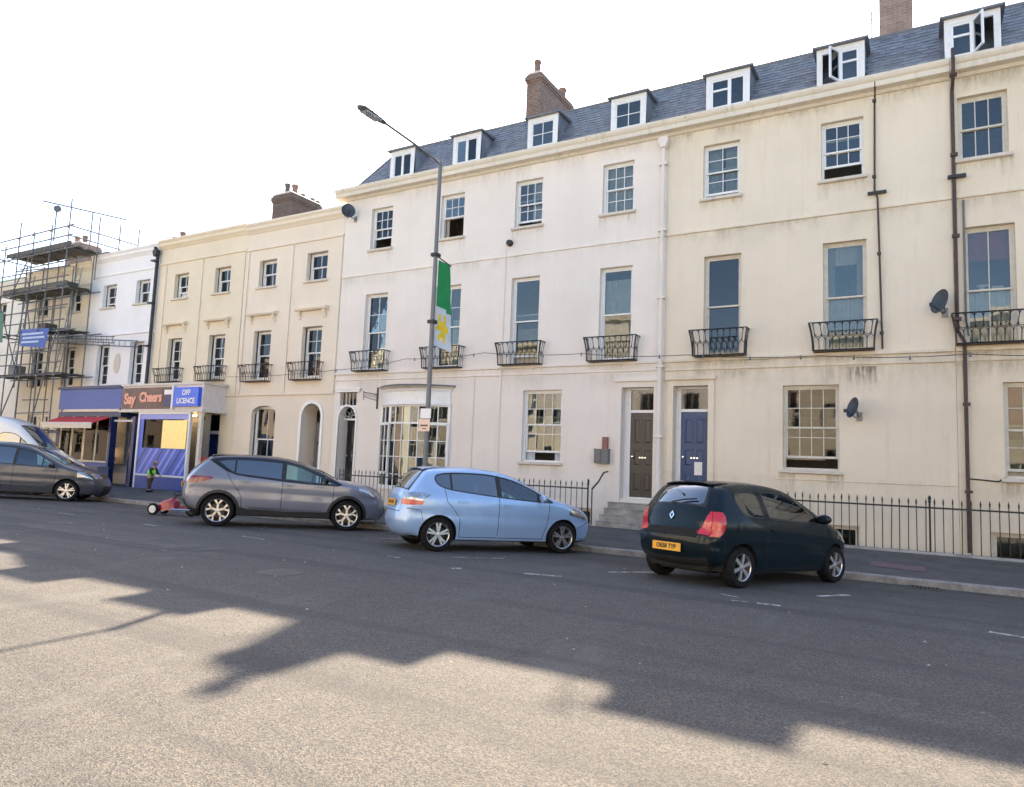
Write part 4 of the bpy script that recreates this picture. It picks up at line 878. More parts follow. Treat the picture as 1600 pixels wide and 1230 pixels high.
for x in (-31.6, -30.7, -29.8, -28.92): put('pane', pane_mesh(.85, 1.8, 'shopglass'), sf, (x, YF+.05, 1.92))
b = MB()
for i in range(26):
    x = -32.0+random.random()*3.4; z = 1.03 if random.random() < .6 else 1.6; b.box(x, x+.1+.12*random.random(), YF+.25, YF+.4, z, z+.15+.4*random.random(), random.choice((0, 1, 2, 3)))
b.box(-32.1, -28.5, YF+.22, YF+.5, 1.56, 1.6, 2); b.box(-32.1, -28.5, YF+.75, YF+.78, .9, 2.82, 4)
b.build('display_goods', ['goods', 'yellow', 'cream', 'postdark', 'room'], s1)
b = MB(); b.box(-28.3, -26.9, YF+.8, YF+.84, .08, 2.82); b.build('shop_door', 'navy', s1)
b = MB(); b.box(-27.5, -27.05, YF+.775, YF+.797, 1.2, 1.75); b.build('door_notice', 'cream', s1)
b = MB(); b.box(-28.3, -26.95, YF+.1, YF+.16, 2.62, 2.7); b.build('transom', 'pinkgrey', s1)
b = MB(); b.box(-31.9, -28.7, YF+.30, YF+.34, 2.72, 2.76); b.box(-31.9, -28.7, YF+.30, YF+.34, 1.515, 1.54); b.build('display_fill_strip', simple('fill_strip_glow', (.8, .7, .5), .5, emit=(1., .72, .38, 7.)), s1)  # glowing strips added as fill to brighten the shop display
aw = MB(); aw.prism([(YF-.02, 2.80), (YF-.72, 2.52), (YF-.72, 2.50), (YF-.02, 2.77)], -32.1, -28.4, 'x'); aw = aw.build('awning', 'awnred', s1)
b = MB(); b.box(-32.1, -28.4, YF-.76, YF-.72, 2.44, 2.54); b.build('awning_front_bar', 'pinkgrey', aw); b = MB(); b.box(-32.1, -28.4, YF-.745, YF-.735, 2.30, 2.44); b.build('valance', 'cream', aw)
b = MB(); b.tube([(-28.45, YF, 2.2), (-28.45, YF-.7, 2.5)], .015, 5); b.tube([(-32.05, YF, 2.2), (-32.05, YF-.7, 2.5)], .015, 5); b.build('awning_arm', 'iron', aw)
b = MB(); b.box(-28.75, -27.95, 16.0, 16.45, .07, .78); b.box(-28.77, -27.93, 15.98, 16.47, .78, .81); b.box(-28.37, -28.35, 15.99, 16.0, .1, .76); b.build('utility_cabinet', simple('grey_cabinet', (.22, .22, .25), .6), label='grey street cabinet standing before the navy shop doorway', cat='cabinet', origin=(-28.3, 16.2, .07))
s2 = empty('shopfront', (-25.2, YF, .08), 'off-licence shopfront with blue striped window poster and sign lettered Say Cheers', 'shop')
b = MB(); b.box(-27.74, -22.69, YF, D-.003, 3.06, 4.02); b.build('fascia_box', 'pinkgrey', s2)
b = MB(); b.box(-27.80, -22.62, YF-.06, D-.003, 4.02, 4.10); b.box(-27.80, -22.62, YF-.06, D-.003, 2.99, 3.06); b.build('fascia_trim', 'offwhite', s2)
b = MB(); b.box(-27.68, -24.42, YF-.03, YF-.001, 3.12, 3.95); sb = b.build('sign_panel', 'signbrown', s2)
put('lettering', text_mesh('Say', .58, 'lettpink', .008, .022, spacing=.95), s2, (-27.14, YF-.042, 3.50), (R(90), 0, 0)); put('lettering', text_mesh('Cheers', .52, 'lettpink', .008, .02, spacing=.92), s2, (-25.80, YF-.042, 3.56), (R(90), 0, 0))
b = MB(); b.box(-24.95, -24.48, YF-.05, YF-.031, 3.2, 3.62); b.build('sign_bottle_panel', 'navy', s2); b = MB(); b.box(-24.95, -24.48, YF-.05, YF-.031, 3.66, 3.84); b.build('sign_note', 'lettwhite', s2)
b = MB(); b.box(-24.40, -24.30, YF-.12, YF-.001, 3.08, 4.0); b.build('sign_divider', 'white', s2)
b = MB(); b.box(-24.24, -22.80, YF-.14, YF-.001, 3.20, 3.90); lb = b.build('lightbox_sign', 'signblue', s2)
put('lettering', text_mesh('OFF', .27, 'lettwhite', .004, .008, spacing=1.05), lb, (-23.5, YF-.147, 3.70), (R(90), 0, 0)); put('lettering', text_mesh('LICENCE', .27, 'lettwhite', .004, .008), lb, (-23.5, YF-.147, 3.39), (R(90), 0, 0))
b = MB()
for x in (-26.50, -23.42): b.box(x, x+.1, YF-.02, YF+.08, .08, 2.99)
b.box(-26.4, -23.42, YF-.02, YF+.06, 2.92, 2.99); b.box(-26.4, -23.42, YF-.02, YF+.06, .55, .62); wf = b.build('window_frame', 'white', s2)
b = MB(); b.box(-26.4, -23.42, YF, YF+.05, .08, .55); b.build('stall_riser', 'shopblue', s2)
# printed film on the glass: stripes, header, clear part with goods behind
b = MB(); y = YF+.008
b.box(-26.4, -23.42, y, y+.006, .62, 1.62, 0); b.box(-26.4, -23.42, y, y+.006, 2.72, 2.92, 2); b.box(-26.4, -26.15, y, y+.006, 1.62, 2.72, 0)
for i in range(11):
    x = -26.7+i*.36; A = [(x, .64), (x+.13, .64), (x+.13+.75, 1.60), (x+.75, 1.60)]
    def clip(p): return (min(max(p[0], -26.39), -23.43), p[1])
    if x+.13 < -26.39: A[0] = (-26.39, .64+(-26.39-x)/.75*.96); A[1] = (-26.39, .64+max(0, (-26.39-x-.13))/.75*.96)
    if x+.88 > -23.43:
        if x > -23.43: continue
        zc = .64+(-23.43-x-.13)/.75*.96; zd = .64+(-23.43-x)/.75*.96; A = [(x, .64), (x+.13, .64), (-23.43, max(.64, zc)), (-23.43, min(1.6, zd))]
        if x+.13 > -23.43: continue
    b.prism(A, y-.003, y-.0005, 'y', 2 if i % 3 else 3)
b.build('window_poster', ['postblue', 'postdark', 'postlilac', 'postdark'], wf)
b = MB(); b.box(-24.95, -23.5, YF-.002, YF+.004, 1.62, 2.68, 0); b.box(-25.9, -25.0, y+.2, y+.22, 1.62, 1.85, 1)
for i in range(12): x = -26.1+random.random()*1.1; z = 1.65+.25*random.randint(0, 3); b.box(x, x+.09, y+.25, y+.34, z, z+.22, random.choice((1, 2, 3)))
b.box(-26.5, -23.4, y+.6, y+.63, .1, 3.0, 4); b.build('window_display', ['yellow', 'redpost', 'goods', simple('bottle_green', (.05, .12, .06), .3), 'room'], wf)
q = MB(); q.box(-26.0, -23.5, y+.32, y+.36, 2.86, 2.9); q.build('display_fill_strip', MATS['fill_strip_glow'], wf)  # added glowing strip that lifts the window display, not a known fitting
put('pane', pane_mesh(2.95, 2.3, 'shopglass'), wf, (-24.91, YF+.045, 1.77))
b = MB(); b.box(-22.86, -22.70, YF, YF+.1, .08, 2.99); b.build('pilaster', 'offwhite', s2)
b = MB(); b.box(-23.32, -22.86, YF+.5, YF+.53, .08, 2.99); b.build('shop_door', 'plast_grey', s2); b = MB(); b.box(-23.25, -22.9, YF+.47, YF+.495, .9, 1.35); b.build('door_poster', 'redpost', s2)
b = MB(); b.lathe([(0, -.3), (.1, -.28), (.14, -.18), (.06, -.05), (.0, 0)], (-22.95, YF+.2, 2.98), 10); b.build('hanging_bulkhead_lamp', 'blackplast', s2, smooth=True)
# ================================================================== street lamp, banner, plates, cables, dishes, aerials
lx, ly = -10.34, 13.75
lz = zp(ly)
lamp = empty('street_lamp', (lx, ly, lz), 'tall grey street lamp with a long upswept arm, behind the light blue hatchback', 'street lamp')
b = MB(); b.tube([(lx, ly, lz), (lx, ly, 1.35)], .085, 14); b.tube([(lx, ly, 1.35), (lx, ly, 1.45)], [.085, .062], 14); b.tube([(lx, ly, 1.45), (lx, ly, 9.0)], [.062, .048], 14); b.build('post', 'lampsteel', lamp, smooth=True)
b = MB(); b.tube([(lx, ly, 8.85), (lx, ly-.05, 8.96), (lx, ly-.3, 9.0), (lx, ly-1.2, 9.04), (lx, ly-2.15, 9.07)], [.04, .036, .03, .028, .026], 8); b.build('arm', 'lampsteel', lamp, smooth=True)
b = MB()
V = []; st = [(0, .05, .04), (.08, .075, .055), (.25, .115, .07), (.6, .14, .075), (.8, .12, .06), (.9, .05, .03)]
for d_, w_, h_ in st:
    for k in range(10):
        a = 2*PI*k/10; V.append((lx+w_*math.cos(a), ly-2.1-d_, 9.06+(h_*math.sin(a) if math.sin(a) > 0 else .45*h_*math.sin(a))))
b.add(V, [(i*10+k, i*10+(k+1) % 10, (i+1)*10+(k+1) % 10, (i+1)*10+k) for i in range(5) for k in range(10)]+[tuple(range(9, -1, -1)), tuple(50+k for k in range(10))])
hd = b.build('lamp_head', 'plast_grey', lamp, smooth=True)
b = MB(); b.box(lx-.1, lx+.1, ly-2.85, ly-2.35, 9.012, 9.03); b.build('lamp_glass', 'clearlens', hd)
b = MB(); b.lathe([(0, 0), (.035, 0), (.035, .05), (0, .07)], (lx, ly-2.5, 9.13), 8); b.build('photocell', 'blackplast', hd)
# banner hung off the post on the house side
ban = empty('banner', (lx, ly+.45, 4.4), 'long green and white banner with a yellow flower hanging from the street lamp', 'banner')
b = MB(); nz = 26; nx = 6
def bp(u, v):   # u 0..1 outward, v 0..1 downward
    tw = .75*max(0, v-.35); a = tw*1.1
    px = math.sin(a)*u*.5+.05*math.sin(v*5)*u; py = .10+u*.50*math.cos(a)
    return Vector((lx+.02+px, ly+py, 6.52-v*2.15-.12*u*v))
for j in range(nz):
    for i in range(nx):
        v = (j+.5)/nz; u = (i+.5)/nx
        m = 0 if v < .52+.06*u else 1
        du, dv = (u-.45)/.42, (v-.78)/.17
        if m == 1 and du*du+dv*dv < 1*(.65+.35*math.cos(6*math.atan2(dv, du))): m = 2
        b.face([bp(i/nx, j/nz), bp((i+1)/nx, j/nz), bp((i+1)/nx, (j+1)/nz), bp(i/nx, (j+1)/nz)], m)
b.build('banner_cloth', ['green', 'bwhite', 'byellow'], ban, smooth=True)
b = MB(); b.tube([(lx, ly, 6.62), (lx+.02, ly+.65, 6.5)], .016, 6); b.box(lx-.09, lx+.09, ly-.09, ly+.09, 6.58, 6.66); b.build('banner_bracket', 'iron', ban)
b = MB(); b.tube([(lx, ly, 4.95), (lx+.02, ly+.25, 4.86)], .016, 6); b.box(lx-.09, lx+.09, ly-.09, ly+.09, 4.9, 4.98); b.build('banner_bracket', 'iron', ban)
sg = empty('parking_sign', (lx, ly-.1, 2.3), 'small pale and peach parking plate strapped to the street lamp post', 'sign')
b = MB(); b.box(lx-.14, lx+.17, ly-.105, ly-.095, 2.56, 2.80); b.build('plate', 'lettwhite', sg)
b = MB(); b.box(lx-.17, lx+.15, ly-.105, ly-.095, 2.25, 2.54); p_ = b.build('plate', simple('peach_plate', (.78, .58, .46), .4), sg); b = MB(); b.box(lx-.12, lx+.10, ly-.108, ly-.1055, 2.37, 2.41); b.box(lx-.06, lx+.06, ly-.108, ly-.1055, 2.30, 2.32); b.build('plate_print', 'signbrown', p_)
# festoon cable with its little bulbs
fe = empty('festoon_lights', (-8, 17.2, 4.4), 'string of small lamps sagging along the first-floor balconies', 'string lights')
anch = [(-22.4, 17.3, 4.36), (-16.9, 17.3, 4.44), (-13.9, 17.2, 4.68), (-10.0, 13.9, 4.82) if False else (-11.0, 17.2, 4.74), (-7.9, 17.2, 4.58), (-5.0, 17.2, 4.42), (-2.0, 17.2, 4.27), (.9, 17.2, 4.18), (3.8, 17.2, 4.1), (7, 17.2, 4.1)]
pts = []
for a, c in zip(anch, anch[1:]):
    for k in range(8):
        t = k/8; pts.append((a[0]+(c[0]-a[0])*t, a[1]+(c[1]-a[1])*t, a[2]+(c[2]-a[2])*t-.22*t*(1-t)))
b = MB(); b.tube(pts, .008, 4); b.build('cable', 'blackplast', fe)
BU = MB(); BU.lathe([(.012, .03), (.018, .0), (.012, -.01)], n=6); BU.lathe([(.012, -.01), (.026, -.035), (.02, -.06), (0, -.068)], n=6, m=0); BUm = mesh_of(BU, 'bulb', 'plast_grey')
for i in range(2, len(pts), 3): put('bulb', BUm, fe, pts[i])
def dish(x, z, r, az, label, y=D):
    t = empty('satellite_dish', (x, y, z), label, 'satellite dish', 'satellite dishes on the house walls')
    c = Vector((x-.02, y-.35, z)); nrm = Vector((math.sin(R(az)), -math.cos(R(az)), .28)).normalized()
    b = MB(); prof = [(0, 0), (r*.5, .02), (r*.85, .06), (r, .09), (r, .098), (r*.85, .07), (r*.5, .03), (0, .01)]; b.lathe(prof, n=22)
    me = mesh_of(b, 'reflector', simple('dark_dish', (.045, .055, .07), .5), True); o = put('reflector', me, t, c); o.rotation_euler = nrm.to_track_quat('Z', 'Y').to_euler(); o.scale = (.9, 1.05, 1)
    l = c+nrm*r*1.15+Vector((0, 0, -r*.55)); b = MB(); b.tube([c+Vector((0, 0, -r*.9)), l], .012, 5); b.obox(l, (.035, .035, .035)); b.build('receiver_arm', 'blackplast', t)
    b = MB(); b.tube([(x+.02, y, z-.15), (x+.02, y-.2, z-.15), c+Vector((.0, .03, 0))], .018, 6); b.box(x-.04, x+.08, y-.02, y-.001, z-.25, z-.05); b.build('wall_mount', 'galv', t)
dish(-1.22, 3.06, .225, -55, 'dark satellite dish beside the lower window of the cream house'); dish(.46, 5.31, .26, -50, 'dark satellite dish left of the red-blind window, by the black downpipe')
dish(-16.75, 9.85, .26, 50, 'small dark satellite dish high where the off-white house meets the peach house')
def aerial(x, y, z0, z1, label, az=20, n=6, L=.5):
    t = empty('tv_aerial', (x, y, z0), label, 'TV aerial', 'TV aerials on the roofs')
    b = MB(); b.tube([(x, y, z0), (x, y, z1)], .016, 5); b.build('mast', 'galv', t)
    b = MB(); d_ = Vector((math.cos(R(az)), math.sin(R(az)), 0)); e = Vector((-d_.y, d_.x, 0)); c = Vector((x, y, z1-.12)); b.tube([c-d_*L*.4, c+d_*L], .01, 4)
    for k in range(n): q = c-d_*L*.35+d_*L*1.3*k/(n-1); s = .16-.012*k; b.tube([q-e*s, q+e*s], .006, 4)
    b.build('aerial_rods', 'galv', t)
aerial(-11.5, 19.6, 12.5, 13.9, 'TV aerial just left of the big brick chimney'); aerial(-8.7, 19.9, 12.5, 14.1, 'thin TV aerial right of the big brick chimney', 70, 5, .3); aerial(-.98, 19.9, 12.4, 13.9, 'TV aerial beside the right-hand chimney', 100, 5, .35)
# wall bracket by the arched door
wb = empty('sign_bracket', (-15.25, D, 3.3), 'wrought-iron sign bracket on the wall beside the arched doorway', 'bracket')
b = MB(); bx = -15.28; b.tube([(bx, D-.02, 3.85), (bx, D-.02, 3.15)], .028, 6); b.tube([(bx, D, 3.62), (bx-.1, D-.55, 3.64)], .014, 5); b.tube([(bx, D, 3.42), (bx-.1, D-.55, 3.50)], .012, 5); b.tube([(bx-.1, D-.56, 3.68), (bx-.1, D-.56, 3.4)], .014, 5)
for k in range(4): cy = D-.09-.125*k; b.tube([(bx-.016-.022*k, cy+.055*math.cos(a*PI/5), 3.56+.04*math.sin(a*PI/5)) for a in range(11)], .008, 4)
b.build('ironwork', 'iron', wb)
# ================================================================== scaffold
sc = empty('scaffold', (-35.2, 17.0, .05), 'tall tube scaffold with boarded lifts wrapped round the yellowish house', 'scaffold')
def tb(*p, r=.03, name='tube', mat='tube'): b = MB(); b.tube(list(p), r, 6); return b.build(name, mat, sc)
XS = (-37.6, -36.4, -35.1, -33.6, -32.2)
tops = (10.9, 11.9, 11.3, 11.4, 12.4)
for i, x in enumerate(XS):
    tb((x, 16.2, .06), (x, 16.2, tops[i]), name='standard'); tb((x+.05, 17.35, .06), (x+.05, 17.35, 10.1), name='standard')
for z in (2.15, 4.6, 6.5, 8.4, 10.15):
    for y in (16.16, 17.31): tb((-38.3+random.uniform(-.4, .2), y, z), (-31.6+random.uniform(-.2, .8), y, z+random.uniform(-.02, .02)), name='ledger')
    for x in XS: tb((x+.06, 15.95, z+.05), (x+.06, 17.5, z+.05), name='transom')
for z in (5.1, 5.6, 7.0, 7.5, 8.9, 9.35, 10.7, 11.12): tb((-38.0, 16.12, z), (-31.7, 16.12, z+random.uniform(-.03, .03)), name='guard_rail')
for x0, z0, x1, z1 in ((-37.6, .3, -35.1, 4.6), (-35.1, 4.6, -37.6, 8.4), (-33.6, 4.6, -35.1, 8.4), (-36.4, 8.4, -35.1, 10.1), (-33.6, 2.2, -32.2, 6.4)): tb((x0, 16.1, z0), (x1, 16.1, z1), name='brace')
def brd(x0, x1, y0, y1, z, n=5, axis='x'):
    for k in range(n):
        b = MB(); w = (y1-y0)/n if axis == 'x' else (x1-x0)/n; dz = random.uniform(-.006, .006)
        if axis == 'x': b.box(x0+random.uniform(-.15, .15), x1+random.uniform(-.15, .15), y0+k*w+.004, y0+(k+1)*w-.004, z+dz, z+dz+.04)
        else: b.box(x0+k*w+.004, x0+(k+1)*w-.004, y0, y1+random.uniform(-.15, .1), z+dz, z+dz+.04)
        b.build('board', 'board', sc)
brd(-34.9, -31.9, 16.2, 17.3, 8.47); brd(-37.6, -34.9, 16.2, 17.3, 8.5); brd(-34.2, -31.9, 16.2, 17.3, 6.57); brd(-38.0, -32.0, 16.2, 17.3, 4.67); brd(-37.0, -31.9, 16.2, 17.35, 10.24); brd(-33.3, -31.9, 17.4, 19.2, 10.26, 5, 'y')
# return over the party wall with its rails, gin wheel beam and mast
for y in (17.35, 18.3, 19.2): tb((-31.95, y, 9.0 if y < 17.5 else 10.2), (-31.95, y, 11.9), name='standard')
for z in (10.68, 11.12): tb((-31.92, 16.1, z), (-31.92, 18.4+.8, z), name='guard_rail')
tb((-31.9, 14.9, 11.8), (-31.9, 18.5, 12.15), name='hoist_beam'); tb((-31.95, 17.0, 10.2), (-31.95, 17.0, 12.05), name='standard'); tb((-31.95, 15.5, 10.25), (-31.95, 15.5, 11.6), name='standard')
b = MB(); b.lathe([(0, -.05), (.14, -.05), (.10, 0), (.14, .05), (0, .05)], (-31.9, 15.5, 11.66), 14, 'x'); b.build('gin_wheel', 'plast_grey', sc)
# ladder beams cantilevered past the white house
for y in (16.2, 17.2):
    b = MB(); z0, z1 = 6.25, 6.5; b.tube([(-34.5, y, z1), (-28.0, y, z1-.5)], .024, 5); b.tube([(-34.5, y, z0), (-28.0, y, z0-.5)], .024, 5)
    for k in range(17): x = -34.5+k*.4; dz = -.5*(k/16.25); b.tube([(x, y, z0+dz), (x, y, z1+dz)], .014, 4)
    b.build('ladder_beam', 'tube', sc)
# two ladders
for x in (-37.0, -33.0):
    b = MB(); b.tube([(x, 16.6, 4.7), (x+.5, 16.9, 9.5)], .022, 5); b.tube([(x+.35, 16.6, 4.7), (x+.85, 16.9, 9.5)], .022, 5)
    for k in range(16): t = k/16; b.tube([(x+.5*t, 16.6+.3*t, 4.7+4.8*t), (x+.35+.5*t, 16.6+.3*t, 4.7+4.8*t)], .014, 4)
    b.build('ladder', 'galv', sc)
for z in (3.0, 3.6, 5.9, 7.9, 8.75, 9.7): tb((-38.4+random.uniform(0, 2.5), 16.12+random.uniform(0, 1.1), z), (-33.5+random.uniform(-.6, 1.9), 16.12+random.uniform(0, 1.1), z+random.uniform(-.05, .05)), name='ledger')
for x in (-37.0, -35.8, -34.3, -32.9): tb((x, 16.9, 4.2), (x+.03, 16.9, random.uniform(8.6, 10.2)), name='standard')
for x, z in ((-36.6, 4.71), (-34.4, 6.61), (-33.2, 8.51), (-36.0, 8.53), (-35.2, 10.28)):
    b = MB(); b.box(x, x+random.uniform(.5, 1.1), 16.4, 16.9, z, z+random.uniform(.2, .5)); b.build('stacked_material', random.choice(['galv', 'board', 'plast_grey']), sc)
for z in (8.53, 10.29):
    b = MB(); b.box(-37.5 if z != 6.62 else -34.2, -31.95, 16.21, 16.235, z, z+.2); b.build('toe_board', 'board', sc)
CP = MB(); CP.obox((0, 0, 0), (.05, .05, .04)); CPm = mesh_of(CP, 'coupler', 'galv')
for x in XS:
    for z in (2.15, 4.6, 6.5, 8.4, 10.15, 11.12):
        if z < tops[XS.index(x)]: put('coupler', CPm, sc, (x, 16.17, z), (0, 0, random.random()))
sh = MB(); sh.face([(-37.3, 16.05, 6.2), (-36.6, 16.05, 6.2), (-36.75, 16.03, 7.6), (-37.25, 16.05, 7.6)]); sh.face([(-37.5, 16.03, 3.3), (-36.9, 16.05, 3.2), (-36.95, 16.06, 4.4), (-37.45, 16.03, 4.5)]); sh.build('debris_sheet', simple('green_debris_sheet', (.10, .20, .15), .8), sc)
sn = empty('company_banner', (-33.7, 16.05, 6.2), 'blue banner with pale lines of lettering tied to the scaffold', 'banner')
b = MB(); b.face([(-35.05, 16.04, 6.70), (-32.65, 16.04, 6.62), (-32.85, 16.05, 5.75), (-35.0, 16.05, 5.95)]); b.build('banner_sheet', simple('banner_blue', (.02, .07, .34), .5), sn)
b = MB()
for k, (z, a, c) in enumerate(((6.42, -34.9, -33.1), (6.24, -34.8, -32.95), (6.06, -34.9, -33.4))): b.face([(a, 16.03, z), (c, 16.03, z-.03), (c, 16.03, z+.06), (a, 16.03, z+.09)])
b.build('banner_print', simple('banner_pale_blue', (.38, .48, .68), .5), sn)
# ================================================================== cars
def crom(P, step=.05):
    """Catmull-Rom through control points; returns dense points and the index of each control"""
    P = [Vector(p) for p in P]; out = []; idx = []
    for i in range(len(P)-1):
        p0 = P[i-1] if i else P[0]*2-P[1]; p1, p2 = P[i], P[i+1]; p3 = P[i+2] if i+2 < len(P) else P[-1]*2-P[-2]
        n = max(2, int(math.ceil((p2-p1).length/step))); idx.append(len(out))
        for k in range(n):
            t = k/n
            # centripetal-ish: damp tangents to avoid overshoot
            m1 = (p2-p0)*.5; m2 = (p3-p1)*.5; L = (p2-p1).length
            if m1.length > L: m1 = m1.normalized()*L
            if m2.length > L: m2 = m2.normalized()*L
            out.append((2*t**3-3*t*t+1)*p1+(t**3-2*t*t+t)*m1+(-2*t**3+3*t*t)*p2+(t**3-t*t)*m2)
    idx.append(len(out)); out.append(P[-1]); return out, idx
def inpoly(x, y, P):
    c = False; j = len(P)-1
    for i in range(len(P)):
        xi, yi = P[i]; xj, yj = P[j]
        if (yi > y) != (yj > y) and x < (xj-xi)*(y-yi)/(yj-yi)+xi: c = not c
        j = i
    return c
def strip_poly(pts, w):
    """polyline -> thin polygon"""
    A, B = [], []
    for i, p in enumerate(pts):
        p = Vector(p); a = Vector(pts[max(0, i-1)]); b = Vector(pts[min(len(pts)-1, i+1)]); d = (b-a).normalized(); n = Vector((-d.y, d.x))*w/2
        A.append(tuple(p+n)); B.append(tuple(p-n))
    return A+B[::-1]
def arc(cx, cz, r, a0, a1, n): return [(cx+r*math.cos(R(a0+(a1-a0)*k/n)), cz+r*math.sin(R(a0+(a1-a0)*k/n))) for k in range(n+1)]
def rounded(P, step=.04):
    pts, _ = crom([(*p, 0) for p in P]+[(*P[0], 0)], step); return [(p.x, p.y) for p in pts[:-1]]
def inset(P, d):
    n = len(P); A = sum(P[i][0]*P[(i+1) % n][1]-P[(i+1) % n][0]*P[i][1] for i in range(n)); s = 1 if A > 0 else -1; out = []
    for i in range(n):
        a, b, c = Vector(P[i-1]), Vector(P[i]), Vector(P[(i+1) % n]); d1 = (b-a).normalized(); d2 = (c-b).normalized()
        n1 = Vector((-d1.y, d1.x))*s; n2 = Vector((-d2.y, d2.x))*s; m = n1+n2
        m = m/max(.5, m.dot(n1)) if m.length > 1e-6 else n1
        out.append(tuple(b+m*d*min(1., 1.)))
    return out
def cdt_panel(outer, regions, grid, extra=()):
    """triangulate outer; returns verts and {region index or -1: faces}"""
    verts = []; edges = []
    def loop(P):
        b = len(verts); verts.extend(Vector(p) for p in P); edges.extend((b+i, b+(i+1) % len(P)) for i in range(len(P)))
    def dens(P, mx=.055):
        o = []
        for i in range(len(P)):
            a, b = Vector(P[i]), Vector(P[(i+1) % len(P)]); n = max(1, int(math.ceil((b-a).length/mx)))
            o += [tuple(a.lerp(b, k/n)) for k in range(n)]
        return o
    loop(outer)
    for nm, P in regions: loop(dens(P))
    xs = [p[0] for p in outer]; zs = [p[1] for p in outer]
    x = min(xs)+grid/2
    while x < max(xs):
        z = min(zs)+grid/2
        while z < max(zs):
            if inpoly(x, z, outer): verts.append(Vector((x, z)))
            z += grid
        x += grid
    for p in extra:
        if inpoly(p[0], p[1], outer): verts.append(Vector(p))
    r = delaunay_2d_cdt(verts, edges, [], 0, 1e-4); V, _, F = r[0], r[1], r[2]
    out = {}
    for f in F:
        cx = sum(V[i].x for i in f)/len(f); cz = sum(V[i].y for i in f)/len(f)
        if not inpoly(cx, cz, outer): continue
        k = -1
        for i, (nm, P) in enumerate(regions):
            if inpoly(cx, cz, P): k = i
        out.setdefault(k, []).append(tuple(f))
    return V, out
def make_wheel(car, x, y, r, side, rimr, style, w=.2, z0=0.):
    """side -1: outer face looks to -y"""
    c = (x, y, r+z0)
    b = MB(); hw = w/2; pr = [(rimr*.98, -hw+.012), (rimr*1.04, -hw), (r*.93, -hw+.004), (r*.985, -hw+.03), (r, -hw+.055), (r, hw-.055), (r*.985, hw-.03), (r*.93, hw-.004), (rimr*1.04, hw), (rimr*.98, hw-.012)]
    b.lathe(pr, c, 36, 'y'); tyre = b.build('wheel', 'rubber', car, smooth=True)
    q = MB(); s = side; yo = s*(hw-.012)
    q.lathe([(rimr, yo+s*.0), (rimr*.985, yo+s*.006), (rimr*.93, yo-s*.004), (rimr*.90, yo-s*.05), (rimr*.88, -yo)], c, 36, 'y', 0)
    q.lathe([(rimr*.87, yo-s*.085), (0, yo-s*.085)], c, 24, 'y', 1)
    q.lathe([(rimr*.62, yo-s*.06), (0, yo-s*.06)], c, 24, 'y', 2)
    kind, n, wid = style
    yb = c[1]+yo-s*.03; yf = c[1]+yo-s*.004
    def spoke(a0, a1, r0, r1, w0, w1, m=0):
        P = []
        for (a, rr, ww) in ((a0, r0, w0), (a1, r1, w1)):
            dx, dz = math.cos(a), math.sin(a)
            P += [(c[0]+dx*rr-dz*ww, c[2]+dz*rr+dx*ww), (c[0]+dx*rr+dz*ww, c[2]+dz*rr-dx*ww)]
        Q = [P[0], P[1], P[3], P[2]]
        q.prism(Q, yb, yf+ (s*.0), 'y', m)
    for k in range(n):
        a = 2*PI*k/n+.3
        if kind == 'double': spoke(a-.13, a-.17, rimr*.16, rimr*.95, wid, wid*1.05); spoke(a+.13, a+.17, rimr*.16, rimr*.95, wid, wid*1.05)
        elif kind == 'star': spoke(a, a, rimr*.12, rimr*.62, wid, wid*1.1); spoke(a, a-.30, rimr*.5, rimr*.95, wid*.8, wid*1.1); spoke(a, a+.30, rimr*.5, rimr*.95, wid*.8, wid*1.1)
        else: spoke(a, a, rimr*.12, rimr*.95, wid*1.15, wid*1.5)
    q.lathe([(rimr*.2, yo-s*.008), (rimr*.17, yo+s*.0), (0, yo+s*.002)], c, 16, 'y', 0)
    q.build('rim', ['alloy', 'under', 'alloydark'], tyre, smooth=False)
